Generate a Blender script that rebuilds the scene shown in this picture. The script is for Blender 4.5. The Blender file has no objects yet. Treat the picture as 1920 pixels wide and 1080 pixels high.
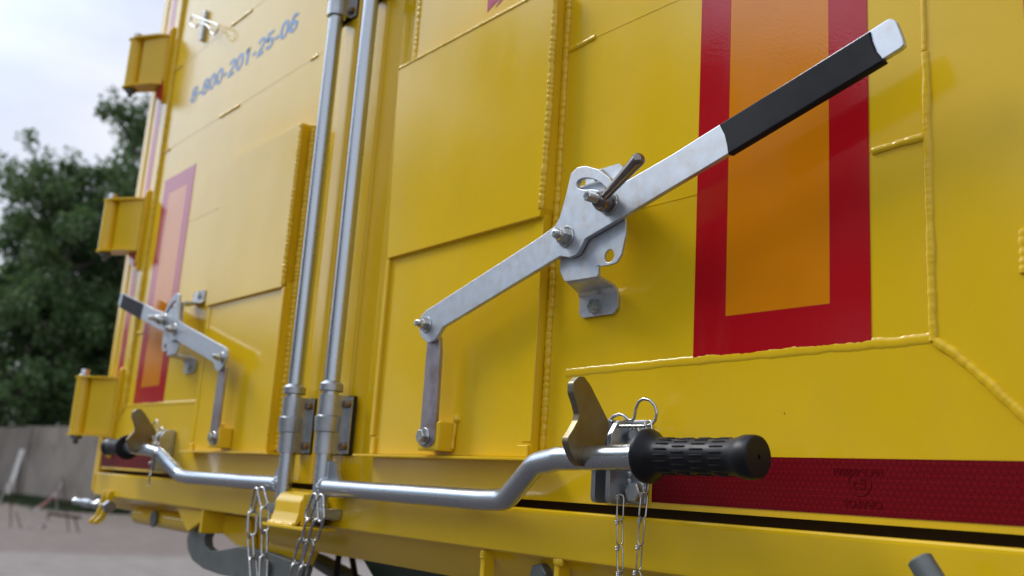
import bpy, bmesh, math, random
from mathutils import Vector, Matrix, noise
random.seed(7)
S = bpy.context.scene
COL = S.collection
PI = math.pi
R = math.radians
Z0 = 1.5          # height of the door's lower edge above the ground
XC = -1.390       # centre line between the two doors
DC = 0.7576       # distance camera - door

# ------------------------------------------------------------------ camera
FWD = Vector((-0.76232107, 0.6130212, 0.20753696))
UP = Vector((0.12036039, -0.18079235, 0.97612883))
RT = Vector((0.63590877, 0.76910281, 0.06403834))
cam = bpy.data.cameras.new('camera')
cam_o = bpy.data.objects.new('camera', cam)
COL.objects.link(cam_o)
cam.sensor_width = 36.0
FPX = 1809.18
cam.lens = 36.0 * FPX / 1920.0
cam.clip_start = 0.05
cam.clip_end = 2000
cam.dof.use_dof = True
cam.dof.focus_distance = 0.98
cam.dof.aperture_fstop = 5.6
m = Matrix((RT, UP, -FWD)).transposed().to_4x4()
m.translation = Vector((0, -DC, Z0))
cam_o.matrix_world = m
S.camera = cam_o

# ------------------------------------------------------------------ world and sun
SUN_AZ = Vector((-0.89, -0.456))       # horizontal direction towards the sun
SUN_EL = R(42)
world = bpy.data.worlds.new('World')
S.world = world
world.use_nodes = True
wn, wl = world.node_tree.nodes, world.node_tree.links
wn.clear()
w_out = wn.new('ShaderNodeOutputWorld')
w_bg = wn.new('ShaderNodeBackground')
w_bg.inputs['Strength'].default_value = 0.10
sky = wn.new('ShaderNodeTexSky')
sky.sky_type = 'NISHITA'
sky.sun_disc = False
sky.sun_elevation = SUN_EL
sky.sun_rotation = math.atan2(SUN_AZ.x, SUN_AZ.y)
tc = wn.new('ShaderNodeTexCoord')
sun_dir = Vector((SUN_AZ.x * math.cos(SUN_EL), SUN_AZ.y * math.cos(SUN_EL), math.sin(SUN_EL))).normalized()
dot = wn.new('ShaderNodeVectorMath'); dot.operation = 'DOT_PRODUCT'
wl.new(tc.outputs['Generated'], dot.inputs[0]); dot.inputs[1].default_value = sun_dir
glow = wn.new('ShaderNodeMapRange')
glow.inputs['From Min'].default_value = 0.75; glow.inputs['From Max'].default_value = 1.0
glow.inputs['To Min'].default_value = 0.0; glow.inputs['To Max'].default_value = 1.0
glow.interpolation_type = 'SMOOTHSTEP'
wl.new(dot.outputs['Value'], glow.inputs['Value'])
cmap = wn.new('ShaderNodeMapping'); cmap.inputs['Scale'].default_value = (1.6, 1.6, 4.2)
wl.new(tc.outputs['Generated'], cmap.inputs['Vector'])
cn = wn.new('ShaderNodeTexNoise'); cn.inputs['Scale'].default_value = 1.5; cn.inputs['Detail'].default_value = 6; cn.inputs['Roughness'].default_value = 0.5
wl.new(cmap.outputs['Vector'], cn.inputs['Vector'])
cramp = wn.new('ShaderNodeValToRGB')
cramp.color_ramp.elements[0].position = 0.36; cramp.color_ramp.elements[0].color = (8.0, 8.7, 10.4, 1)
cramp.color_ramp.elements[1].position = 0.60; cramp.color_ramp.elements[1].color = (10.6, 10.9, 11.8, 1)
wl.new(cn.outputs['Fac'], cramp.inputs['Fac'])
gm = wn.new('ShaderNodeMixRGB'); gm.inputs['Color1'].default_value = (1, 1, 1, 1); gm.inputs['Color2'].default_value = (2.05, 2.40, 2.75, 1)
wl.new(glow.outputs['Result'], gm.inputs['Fac'])
cmul = wn.new('ShaderNodeVectorMath'); cmul.operation = 'MULTIPLY'
wl.new(cramp.outputs['Color'], cmul.inputs[0]); wl.new(gm.outputs['Color'], cmul.inputs[1])
cmix = wn.new('ShaderNodeMixRGB'); cmix.inputs['Fac'].default_value = 0.9
wl.new(sky.outputs['Color'], cmix.inputs['Color1']); wl.new(cmul.outputs['Vector'], cmix.inputs['Color2'])
wl.new(cmix.outputs['Color'], w_bg.inputs['Color'])
wl.new(w_bg.outputs['Background'], w_out.inputs['Surface'])

sl = bpy.data.lights.new('sun', 'SUN')
sl.energy = 1.9
sl.angle = R(16)
sl.color = (1.0, 0.95, 0.87)
so = bpy.data.objects.new('sun', sl)
COL.objects.link(so)
so.rotation_euler = (-sun_dir).to_track_quat('-Z', 'Y').to_euler()
so.location = (0, 0, 20)

S.view_settings.view_transform = 'Standard'
S.view_settings.look = 'None'
S.view_settings.gamma = 1.0
S.view_settings.exposure = -0.12

# ------------------------------------------------------------------ materials
def mat(name, base=(0.5, 0.5, 0.5), rough=0.5, metal=0.0, ior=1.5, coat=0.0):
    m = bpy.data.materials.new(name); m.use_nodes = True
    b = m.node_tree.nodes['Principled BSDF']
    b.inputs['Base Color'].default_value = (*base, 1)
    b.inputs['Roughness'].default_value = rough
    b.inputs['Metallic'].default_value = metal
    b.inputs['IOR'].default_value = ior
    b.inputs['Coat Weight'].default_value = coat
    return m

def nd(m, t, **kw):
    n = m.node_tree.nodes.new(t)
    for k, v in kw.items():
        if k in n.inputs: n.inputs[k].default_value = v
        else: setattr(n, k, v)
    return n

def noise_node(m, scale, detail=3, rough=0.5, stretch=None):
    t = nd(m, 'ShaderNodeTexCoord')
    n = nd(m, 'ShaderNodeTexNoise'); n.inputs['Scale'].default_value = scale
    n.inputs['Detail'].default_value = detail; n.inputs['Roughness'].default_value = rough
    if stretch:
        mp = nd(m, 'ShaderNodeMapping'); mp.inputs['Scale'].default_value = stretch
        m.node_tree.links.new(t.outputs['Object'], mp.inputs['Vector'])
        m.node_tree.links.new(mp.outputs['Vector'], n.inputs['Vector'])
    else:
        m.node_tree.links.new(t.outputs['Object'], n.inputs['Vector'])
    return n

def color_noise(m, stops, scale, detail=4, rough=0.55, stretch=None):
    n = noise_node(m, scale, detail, rough, stretch)
    r = nd(m, 'ShaderNodeValToRGB'); cr = r.color_ramp
    while len(cr.elements) < len(stops): cr.elements.new(0.5)
    for e, (p, c) in zip(cr.elements, stops): e.position = p; e.color = (*c, 1)
    m.node_tree.links.new(n.outputs['Fac'], r.inputs['Fac'])
    m.node_tree.links.new(r.outputs['Color'], m.node_tree.nodes['Principled BSDF'].inputs['Base Color'])
    return r

def rough_noise(m, lo, hi, scale, detail=4):
    n = noise_node(m, scale, detail)
    r = nd(m, 'ShaderNodeMapRange'); r.inputs['From Min'].default_value = 0.3; r.inputs['From Max'].default_value = 0.7
    r.inputs['To Min'].default_value = lo; r.inputs['To Max'].default_value = hi
    m.node_tree.links.new(n.outputs['Fac'], r.inputs['Value'])
    m.node_tree.links.new(r.outputs['Result'], m.node_tree.nodes['Principled BSDF'].inputs['Roughness'])

def bump(m, layers, dist=0.001):
    prev = None
    for scale, strength, detail in layers:
        n = noise_node(m, scale, detail)
        b = nd(m, 'ShaderNodeBump'); b.inputs['Strength'].default_value = strength; b.inputs['Distance'].default_value = dist
        m.node_tree.links.new(n.outputs['Fac'], b.inputs['Height'])
        if prev: m.node_tree.links.new(prev.outputs['Normal'], b.inputs['Normal'])
        prev = b
    m.node_tree.links.new(prev.outputs['Normal'], m.node_tree.nodes['Principled BSDF'].inputs['Normal'])

YEL = (0.80, 0.512, 0.010)
def paint(name, c, rough=0.17):
    m = mat(name, c, rough, 0, 1.5); L = m.node_tree.links; b = m.node_tree.nodes['Principled BSDF']
    r = color_noise(m, [(0.25, tuple(v * 0.93 for v in c)), (0.75, tuple(min(1, v * 1.05) for v in c))], 5, 8, 0.62)
    # thin dust film in clouds and runs, and sparse grit
    d = noise_node(m, 3.2, 8, 0.68, (3.0, 3.0, 0.9)); dr = nd(m, 'ShaderNodeMapRange'); dr.inputs['From Min'].default_value = 0.50; dr.inputs['From Max'].default_value = 0.80; dr.inputs['To Max'].default_value = 0.08
    L.new(d.outputs['Fac'], dr.inputs['Value'])
    mx = nd(m, 'ShaderNodeMixRGB'); mx.inputs['Color2'].default_value = (0.36, 0.29, 0.16, 1)
    L.new(dr.outputs['Result'], mx.inputs['Fac']); L.new(r.outputs['Color'], mx.inputs['Color1'])
    t = nd(m, 'ShaderNodeTexCoord'); v = nd(m, 'ShaderNodeTexVoronoi'); v.inputs['Scale'].default_value = 34; L.new(t.outputs['Object'], v.inputs['Vector'])
    vr = nd(m, 'ShaderNodeMath'); vr.operation = 'LESS_THAN'; vr.inputs[1].default_value = 0.036; L.new(v.outputs['Distance'], vr.inputs[0])
    sel = nd(m, 'ShaderNodeSeparateColor'); L.new(v.outputs['Color'], sel.inputs['Color'])
    pick = nd(m, 'ShaderNodeMath'); pick.operation = 'GREATER_THAN'; pick.inputs[1].default_value = 0.93; L.new(sel.outputs['Red'], pick.inputs[0])
    both = nd(m, 'ShaderNodeMath'); both.operation = 'MULTIPLY'; L.new(vr.outputs[0], both.inputs[0]); L.new(pick.outputs[0], both.inputs[1])
    dim = nd(m, 'ShaderNodeMath'); dim.operation = 'MULTIPLY'; dim.inputs[1].default_value = 0.75; L.new(both.outputs[0], dim.inputs[0])
    m2 = nd(m, 'ShaderNodeMixRGB'); m2.inputs['Color2'].default_value = (0.06, 0.045, 0.02, 1)
    L.new(dim.outputs[0], m2.inputs['Fac']); L.new(mx.outputs['Color'], m2.inputs['Color1']); L.new(m2.outputs['Color'], b.inputs['Base Color'])
    rr = nd(m, 'ShaderNodeMapRange'); rr.inputs['From Min'].default_value = 0.42; rr.inputs['From Max'].default_value = 0.78; rr.inputs['To Min'].default_value = rough - 0.03; rr.inputs['To Max'].default_value = rough + 0.06
    L.new(d.outputs['Fac'], rr.inputs['Value']); L.new(rr.outputs['Result'], b.inputs['Roughness'])
    bump(m, [(420, 0.055, 2), (9, 0.30, 2)], 0.0012)
    return m
M_YEL = paint('yellow_paint', YEL)
M_RED = paint('red_film', (0.46, 0.006, 0.012), 0.12)
M_ORANGE = paint('orange_film', (0.72, 0.23, 0.004), 0.12)
M_BLUE = mat('blue_lettering', (0.09, 0.21, 0.47), 0.3)
M_MAG = paint('crimson_lettering', (0.42, 0.012, 0.045), 0.2)
M_GAP = mat('gap_shade', (0.065, 0.043, 0.014), 0.8)

def zinc(name, stops, rl, rh, scale=28, metal=0.92, stretch=None):
    m = mat(name, (0.6, 0.62, 0.65), 0.35, metal)
    color_noise(m, stops, scale, 6, 0.6, stretch)
    rough_noise(m, rl, rh, scale * 1.7)
    bump(m, [(420, 0.03, 2)], 0.0004)
    return m
M_ZINC = zinc('zinc_plate', [(0.24, (0.44, 0.425, 0.415)), (0.38, (0.52, 0.53, 0.55)), (0.52, (0.54, 0.58, 0.635)), (0.64, (0.56, 0.61, 0.68)), (0.78, (0.60, 0.62, 0.645))], 0.42, 0.52, 60, 0.82)
M_ZLINK = zinc('tarnished_zinc', [(0.3, (0.30, 0.22, 0.21)), (0.5, (0.40, 0.36, 0.40)), (0.7, (0.48, 0.42, 0.40))], 0.32, 0.5, 30)
M_TUBE = zinc('galvanised_tube', [(0.2, (0.48, 0.52, 0.56)), (0.8, (0.52, 0.56, 0.61))], 0.24, 0.30, 8, 0.95)
M_CAST = zinc('galvanised_steel', [(0.3, (0.36, 0.38, 0.40)), (0.7, (0.50, 0.53, 0.56))], 0.30, 0.42, 40)
M_BOLT = zinc('bright_bolt', [(0.3, (0.48, 0.49, 0.47)), (0.7, (0.66, 0.67, 0.66))], 0.2, 0.34, 60, 0.97)
M_BRASSY = zinc('passivated_bolt', [(0.3, (0.24, 0.15, 0.08)), (0.7, (0.36, 0.26, 0.15))], 0.3, 0.4, 60)
M_CAM = zinc('passivated_plate', [(0.25, (0.15, 0.095, 0.05)), (0.40, (0.20, 0.15, 0.075)), (0.56, (0.22, 0.19, 0.12)), (0.78, (0.22, 0.22, 0.18))], 0.34, 0.5, 24, 0.9)
M_NICK = zinc('dark_nickel', [(0.3, (0.22, 0.19, 0.175)), (0.7, (0.30, 0.265, 0.25))], 0.12, 0.2, 30, 1.0)
M_WIRE = zinc('wire', [(0.3, (0.46, 0.46, 0.45)), (0.7, (0.62, 0.62, 0.61))], 0.2, 0.3, 60, 0.97)
M_RUB = mat('black_rubber', (0.009, 0.009, 0.011), 0.42); bump(M_RUB, [(160, 0.12, 3)], 0.0008); rough_noise(M_RUB, 0.34, 0.52, 40)
M_SLEEVE = mat('black_sleeve', (0.011, 0.012, 0.016), 0.5); bump(M_SLEEVE, [(60, 0.1, 3)], 0.0008); rough_noise(M_SLEEVE, 0.6, 0.72, 30)
M_BLK = mat('black_plastic', (0.01, 0.01, 0.01), 0.5)
M_HOOK = zinc('grey_steel', [(0.3, (0.13, 0.15, 0.145)), (0.7, (0.20, 0.22, 0.215))], 0.4, 0.55, 20, 0.6)
M_GREEN = mat('dark_green_paint', (0.004, 0.028, 0.012), 0.35)

def reflective():
    m = mat('red_reflective', (0.2, 0.004, 0.008), 0.36)
    b = m.node_tree.nodes['Principled BSDF']; L = m.node_tree.links
    t = nd(m, 'ShaderNodeTexCoord'); sp = nd(m, 'ShaderNodeSeparateXYZ'); L.new(t.outputs['Object'], sp.inputs[0])
    def mth(op, a, c=None):
        n = nd(m, 'ShaderNodeMath'); n.operation = op
        for i, v in enumerate((a, c)):
            if v is None: continue
            if isinstance(v, (int, float)): n.inputs[i].default_value = v
            else: L.new(v, n.inputs[i])
        return n.outputs[0]
    best = None
    h = 0.0050
    for ang in (90, 30, 150):
        u = mth('ADD', mth('MULTIPLY', sp.outputs['X'], math.cos(R(ang)) / h), mth('MULTIPLY', sp.outputs['Z'], math.sin(R(ang)) / h))
        d = mth('ABSOLUTE', mth('SUBTRACT', mth('FRACT', u), 0.5))      # 0.5 on the line
        best = d if best is None else mth('MAXIMUM', best, d)
    r = nd(m, 'ShaderNodeValToRGB'); r.color_ramp.elements[0].position = 0.40; r.color_ramp.elements[0].color = (0.125, 0.002, 0.005, 1)
    r.color_ramp.elements[1].position = 0.47; r.color_ramp.elements[1].color = (0.225, 0.004, 0.010, 1)
    L.new(best, r.inputs['Fac']); L.new(r.outputs['Color'], b.inputs['Base Color'])
    return m
M_REFL = reflective()
for m_, v_ in ((M_REFL, 0.14), (M_RUB, 0.25), (M_SLEEVE, 0.18), (M_BLK, 0.3)): m_.node_tree.nodes['Principled BSDF'].inputs['Specular IOR Level'].default_value = v_

# ------------------------------------------------------------------ picking points: pixel of the 1920 x 1080 photo -> point on a plane of the container
def ray(px, py):
    return FWD + RT * ((px - 960) / FPX) - UP * ((py - 540) / FPX)
def P(px, py, y=0.0):
    d = ray(px, py); t = (DC + y) / d.y
    return Vector((d.x * t, y, d.z * t))
def PX(px, py, x):
    d = ray(px, py); t = x / d.x
    return Vector((x, d.y * t - DC, d.z * t))
def far(px, py, dist):                       # world point at a distance along the view axis
    return Vector((0, -DC, Z0)) + ray(px, py) * dist
def gnd(px, py):
    d = ray(px, py); return Vector((0, -DC, Z0)) + d * (-Z0 / d.z)

# ------------------------------------------------------------------ mesh helpers
def link(o): COL.objects.link(o); return o

def finish(bm, name, material, angle=32):
    bmesh.ops.remove_doubles(bm, verts=bm.verts, dist=1e-7)
    bmesh.ops.recalc_face_normals(bm, faces=bm.faces)
    a = R(angle)
    for f in bm.faces:
        f.smooth = f.material_index == 0
        f.material_index = 0
    for e in bm.edges:
        if len(e.link_faces) == 2:
            g = e.calc_face_angle(0); u, v = e.link_faces[0].calc_area(), e.link_faces[1].calc_area()
            if g > a or (g > R(4) and max(u, v) > 8 * min(u, v)): e.smooth = False
    me = bpy.data.meshes.new(name); bm.to_mesh(me); bm.free()
    me.materials.clear(); me.materials.append(material)
    return me

def part(name, bm, material, parent=None, label=None, angle=32):
    o = link(bpy.data.objects.new(name, finish(bm, name, material, angle) if isinstance(bm, bmesh.types.BMesh) else bm))
    if parent is not None: attach(o, parent)
    if label: o['label'] = label
    return o

def attach(o, parent):
    o.parent = parent
    if parent.type == 'EMPTY': o.location = Vector((0, 0, Z0)) - parent.location if parent.get('local') else -parent.location

def thing(name, label, cat, loc, group=None, local=True):
    o = link(bpy.data.objects.new(name, None)); o.location = loc; o.empty_display_size = 0.1
    o['label'] = label; o['category'] = cat
    if group: o['group'] = group
    if local: o['local'] = 1
    return o

def box(bm, x0, x1, y0, y1, z0, z1, bev=0.0, seg=2, mtx=None):
    t = bmesh.new()
    bmesh.ops.create_cube(t, size=1)
    for v in t.verts:
        v.co = Vector(((x0 + x1) / 2 + v.co.x * (x1 - x0), (y0 + y1) / 2 + v.co.y * (y1 - y0), (z0 + z1) / 2 + v.co.z * (z1 - z0)))
    if bev: bmesh.ops.bevel(t, geom=t.edges[:], offset=bev, segments=seg, profile=0.6, affect='EDGES', clamp_overlap=True)
    if mtx: bmesh.ops.transform(t, matrix=mtx, verts=t.verts)
    merge(bm, t)

def merge(bm, t):
    me = bpy.data.meshes.new('tmp'); t.to_mesh(me); t.free(); bm.from_mesh(me); bpy.data.meshes.remove(me)

def frames(pts, closed=False):
    n = len(pts); T = []
    for i in range(n):
        a = pts[(i - 1) % n] if (closed or i > 0) else pts[i]
        b = pts[(i + 1) % n] if (closed or i < n - 1) else pts[i]
        T.append((b - a).normalized())
    ref = Vector((0, 0, 1)) if abs(T[0].z) < 0.9 else Vector((1, 0, 0))
    N = [(ref - T[0] * ref.dot(T[0])).normalized()]
    for i in range(1, n):
        q = T[i - 1].rotation_difference(T[i]); v = q @ N[-1]
        N.append((v - T[i] * v.dot(T[i])).normalized())
    return T, N

def tube(bm, pts, r, seg=14, closed=False, caps=True, squash=None):
    pts = [Vector(p) for p in pts]; T, N = frames(pts, closed)
    rings = []
    for i, p in enumerate(pts):
        rr = r[i] if isinstance(r, (list, tuple)) else r
        B = T[i].cross(N[i]); ring = []
        for k in range(seg):
            a = 2 * PI * k / seg
            off = N[i] * math.cos(a) * rr + B * math.sin(a) * rr
            if squash: off = off - squash[0] * off.dot(squash[0]) * (1 - squash[1])
            ring.append(bm.verts.new(p + off))
        rings.append(ring)
    m = len(rings)
    for i in range(m if closed else m - 1):
        a, b = rings[i], rings[(i + 1) % m]
        sh = 0
        if closed and i == m - 1:
            sh = min(range(seg), key=lambda s: (b[s].co - a[0].co).length)
        for k in range(seg):
            bm.faces.new((a[k], a[(k + 1) % seg], b[(k + 1 + sh) % seg], b[(k + sh) % seg]))
    if caps and not closed:
        bm.faces.new(rings[0][::-1]); bm.faces.new(rings[-1])

def lathe(bm, origin, axis, prof, seg=32):       # prof: (distance along the axis, radius)
    axis = Vector(axis).normalized(); o = Vector(origin)
    n = axis.orthogonal().normalized(); b = axis.cross(n)
    rings = []
    for h, r in prof:
        rings.append([bm.verts.new(o + axis * h + (n * math.cos(2 * PI * k / seg) + b * math.sin(2 * PI * k / seg)) * max(r, 1e-5)) for k in range(seg)])
    for a, c in zip(rings, rings[1:]):
        for k in range(seg): bm.faces.new((a[k], a[(k + 1) % seg], c[(k + 1) % seg], c[k]))
    bm.faces.new(rings[0][::-1]); bm.faces.new(rings[-1])

def cyl(bm, o, axis, r, h, bev=0.0006, seg=28):
    bev = min(bev, r * 0.4, h * 0.4)
    lathe(bm, o, axis, [(0, r - bev), (bev, r), (h - bev, r), (h, r - bev)], seg)

def hexa(bm, o, axis, af, h, rot=0.0):           # hexagon head with a turned chamfer
    axis = Vector(axis).normalized(); o = Vector(o); n = axis.orthogonal().normalized(); b = axis.cross(n); r = af / math.sqrt(3)
    ring = lambda hh, s: [bm.verts.new(o + axis * hh + (n * math.cos(rot + PI / 3 * k) + b * math.sin(rot + PI / 3 * k)) * r * s) for k in range(6)]
    rs = [ring(0, 1), ring(h * 0.86, 1), ring(h, 0.88)]
    for a, c in zip(rs, rs[1:]):
        for k in range(6): bm.faces.new((a[k], a[(k + 1) % 6], c[(k + 1) % 6], c[k]))
    bm.faces.new(rs[0][::-1]); bm.faces.new(rs[-1])

def stud(bm, o, axis, r, h, pitch=0.0016):       # threaded end
    prof = [(0, r)]; z = 0.0
    while z < h - pitch:
        prof += [(z + pitch * 0.25, r), (z + pitch * 0.5, r * 0.86), (z + pitch * 0.75, r * 0.86), (z + pitch, r)]; z += pitch
    prof += [(h, r * 0.8), (h, r * 0.45), (h - r * 0.15, r * 0.4)]
    lathe(bm, o, axis, prof, 20)

def fillet(pts, r, closed=True, n=5):
    out = []; N = len(pts)
    for i, p in enumerate(pts):
        p = Vector(p)
        if not closed and i in (0, N - 1): out.append(p); continue
        a = Vector(pts[i - 1]); b = Vector(pts[(i + 1) % N])
        va, vb = (a - p), (b - p); la, lb = va.length, vb.length; va.normalize(); vb.normalize()
        ang = va.angle(vb)
        if ang > R(172): out.append(p); continue
        d = min(r / math.tan(ang / 2), la * 0.48, lb * 0.48)
        s, e = p + va * d, p + vb * d
        for k in range(n + 1):
            t = k / n; out.append(s * (1 - t) ** 2 + p * 2 * t * (1 - t) + e * t * t)
    return out

def plate_me(outline, holes, th, bev):           # flat plate in its own x, y with the face at z = 0 .. -th
    cu = bpy.data.curves.new('tmp', 'CURVE'); cu.dimensions = '2D'; cu.fill_mode = 'BOTH'
    for pl in [outline] + list(holes):
        s = cu.splines.new('POLY'); s.points.add(len(pl) - 1); s.use_cyclic_u = True
        for q, p in zip(s.points, pl): q.co = (p[0], p[1], 0, 1)
    cu.extrude = th / 2 - bev; cu.bevel_depth = bev; cu.bevel_resolution = 1; cu.offset = -bev
    o = bpy.data.objects.new('tmp', cu); me = bpy.data.meshes.new_from_object(o)
    bpy.data.objects.remove(o); bpy.data.curves.remove(cu)
    return me

def mark_flat(me):                               # the two broad faces stay truly flat
    for p in me.polygons: p.material_index = 1 if abs(p.normal.z) > 0.999 else 0

def plate(bm, outline, holes, y_front, th, bev=0.0006, r=0.004):   # plate facing the viewer's side (-y); outline in x, z
    ol = fillet([Vector((p[0], p[1])) for p in outline], r) if r else outline
    me = plate_me(ol, holes, th, bev)
    mark_flat(me)
    me.transform(Matrix(((1, 0, 0, 0), (0, 0, -1, y_front + th / 2), (0, 1, 0, 0), (0, 0, 0, 1))))
    bm.from_mesh(me); bpy.data.meshes.remove(me)

def plate_x(bm, outline, x_front, th, bev=0.0006, r=0.004):        # plate facing +x; outline in y, z
    ol = fillet([Vector((p[0], p[1])) for p in outline], r) if r else outline
    me = plate_me(ol, [], th, bev)
    mark_flat(me)
    me.transform(Matrix(((0, 0, 1, x_front - th / 2), (1, 0, 0, 0), (0, 1, 0, 0), (0, 0, 0, 1))))
    bm.from_mesh(me); bpy.data.meshes.remove(me)

def poly_x(bm, pts, x0, x1):                      # y, z outline swept along x
    a = [bm.verts.new((x0, *p)) for p in pts]; c = [bm.verts.new((x1, *p)) for p in pts]; n = len(pts)
    bm.faces.new(a); bm.faces.new(c[::-1])
    for i in range(n): bm.faces.new((a[i], c[i], c[(i + 1) % n], a[(i + 1) % n]))
def xz(pts, y): return [(P(a, b, y).x, P(a, b, y).z) for a, b in pts]
def circ(c, r, n=20): return [(c[0] + r * math.cos(2 * PI * k / n), c[1] + r * math.sin(2 * PI * k / n)) for k in range(n)]

def sweep(bm, prof, z0, z1):                     # closed x, y profile swept upward
    a = [bm.verts.new((x, y, z0)) for x, y in prof]; b = [bm.verts.new((x, y, z1)) for x, y in prof]; n = len(prof)
    for i in range(n): bm.faces.new((a[i], a[(i + 1) % n], b[(i + 1) % n], b[i]))
    bm.faces.new(a[::-1]); bm.faces.new(b)

def bead(bm, pts, r=0.0035, pitch=0.0055, wob=0.25, flat=0.6, step=0.0009, nrm=(0, -1, 0)):   # welding bead with stacked ripples
    pts = [Vector(p) for p in pts]; path = []; rad = []; s = 0.0; sd = random.random() * 100
    for a, b in zip(pts, pts[1:]):
        L = (b - a).length; n = max(2, int(L / step))
        side = (b - a).normalized().cross(Vector(nrm))
        for k in range(n):
            t = k / n; u = s + L * t
            ph = (u / pitch + 0.9 * noise.noise((u * 38, sd, 0))) % 1.0
            big = noise.noise((u * 45, sd, 3.3))
            path.append(a.lerp(b, t) + side * r * 0.18 * noise.noise((u * 70, sd, 7.1)))
            rad.append(r * (0.90 + wob * (math.sin(PI * ph) ** 0.7 - 0.62) + 0.16 * big + 0.10 * noise.noise((u * 260, sd, 1.7))))
        s += L
    path.append(pts[-1]); rad.append(r * 0.9)
    rad[0] *= 0.6; rad[-1] *= 0.6
    tube(bm, path, rad, 10, squash=(Vector(nrm), flat))

MIR = Matrix.Translation((2 * XC, 0, 0)) @ Matrix.Scale(-1, 4, (1, 0, 0))
def mirror_tree(o, parent):                      # mirror image of a part and its sub-parts for the other door
    c = o.copy(); c.data = o.data.copy(); c.data.transform(MIR); c.data.flip_normals(); link(c)
    c.parent = parent
    for ch in list(o.children): mirror_tree(ch, c)
    return c

# ------------------------------------------------------------------ the container
cont = thing('container', 'glossy yellow steel container with double rear doors, levers, lock rods and red marking tape', 'container', (XC, 0.5, Z0 - 0.2))

# body behind the doors, corner posts, sill
b = bmesh.new(); box(b, -2.553, -0.227, 0.052, 5.2, -0.10, 2.0, 0.01); part('body_shell', b, M_YEL, cont)
b = bmesh.new(); box(b, -2.562, -2.5165, -0.001, 0.09, -0.060, 2.02, 0.007, 3)
bead(b, [(-2.517, -0.001, -0.05), (-2.517, -0.001, 0.10)], 0.004)
post = part('corner_post', b, M_YEL, cont); mirror_tree(post, cont); 
for o in [c for c in cont.children if c.name.startswith('corner_post')]: o.location = Vector((0, 0, Z0)) - cont.location
b = bmesh.new()
box(b, -2.505, -0.2, -0.010, 0.050, -0.069, -0.0155, 0.005, 3)
bead(b, [(-2.512, -0.009, -0.018), (-2.512, -0.009, -0.062)], 0.004)
part('sill_beam', b, M_YEL, cont)
b = bmesh.new(); poly_x(b, [(0.004, -0.0695), (0.020, -0.088), (0.045, -0.114), (0.12, -0.114), (0.12, -0.0695)], -1.63, -0.2); part('lower_beam', b, M_YEL, cont)
b = bmesh.new(); box(b, -2.50, -0.22, 0.030, 0.050, -0.0153, 1.9); part('gap_backing', b, M_GAP, cont)  # dark sheet behind the doors, its colour stands in for shade in the gaps

# ---- right door: every part is built here, the left door is its mirror image where both agree
ZT = 1.95
def arc(pts, n=6): return [tuple(p) for p in fillet([Vector(p) for p in pts], 0.006, closed=False, n=n)]
prof = arc([(-1.383, 0.029), (-1.383, 0.013), (-1.369, 0.013), (-1.364, -0.006), (-1.321, -0.006), (-1.318, -0.003), (-1.288, 0.009), (-1.262, 0.009), (-1.238, 0.0), (-0.272, 0.0), (-0.266, 0.006)]) + [(-0.266, 0.029)]
b = bmesh.new(); sweep(b, prof, -0.006, ZT)
door = part('door', b, M_YEL, cont)

for z, x0 in ((0.321, -0.86), (0.559, -0.86), (0.785, -1.225), (1.01, -1.225)):
    b = bmesh.new(); box(b, x0, -0.389, -0.0004, 0.004, z - 0.0007, z + 0.0007); part('sheet_seam', b, M_YEL, door)
shared = []
def weld(pts, r, pitch, wob, flat, nrm=(0, -1, 0), both=True):
    b = bmesh.new(); bead(b, pts, r, pitch, wob, flat, nrm=nrm); o = part('weld_bead', b, M_YEL, door)
    if both: shared.append(o)
    return o
weld([(-0.3885, 0, 0.143), (-0.3885, 0, 0.30), (-0.3885, 0, 0.40)], 0.0040, 0.02, 0.0, 0.6)
weld([(-0.3890, 0, 0.40), (-0.3890, 0, 1.9)], 0.0026, 0.02, 0.0, 0.9)
weld([(-0.832, 0, 0.141), (-0.70, 0, 0.143), (-0.55, 0, 0.1445), (-0.389, 0, 0.146)], 0.0052, 0.012, 0.03, 0.20)
weld([(-0.387, 0, 0.144), (-0.372, 0, 0.133), (-0.346, 0, 0.109), (-0.30, 0, 0.062)], 0.0048, 0.03, 0.0, 0.75)
for z in (0.321, 0.785, 1.01): weld([(-0.440, 0, z - 0.001), (-0.391, 0, z + 0.001)], 0.0042, 0.011, 0.1, 0.75)
weld([(-0.857, 0, 0.557), (-0.809, 0, 0.5595)], 0.0042, 0.011, 0.1, 0.75)
for z in (0.785, 1.01): weld([(-0.857, 0, z - .001), (-0.75, 0, z)], 0.0042, 0.011, 0.3, 0.75)
weld([(-1.209, 0, 0.785), (-1.18, 0, 0.785)], 0.004, 0.011, 0.3, 0.75)
# frame of the hatch box: front edge and foot of its side face
weld([(-0.8695, -0.0210, 0.343), (-0.8655, -0.0210, 0.45), (-0.8650, -0.0210, 0.635)], 0.0044, 0.0090, 0.22, 0.8, (0.7, -0.7, 0), False)
weld([(-0.8640, -0.001, 0.045), (-0.8640, -0.001, 0.25), (-0.8632, -0.001, 0.42), (-0.8625, -0.001, 0.655)], 0.0050, 0.0105, 0.20, 0.75)
weld([(-1.237, -0.0205, 0.6440), (-1.10, -0.0205, 0.6440), (-0.868, -0.0205, 0.6440)], 0.0038, 0.008, 0.25, 0.9, both=False)
weld([(-1.226, 0, 0.655), (-1.226, 0, 1.3)], 0.0042, 0.010, 0.28, 0.7, both=False)
weld([(-0.3135, 0, 0.19), (-0.3135, 0, 0.226)], 0.0045, 0.007, 0.16, 0.7, both=False)

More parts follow.
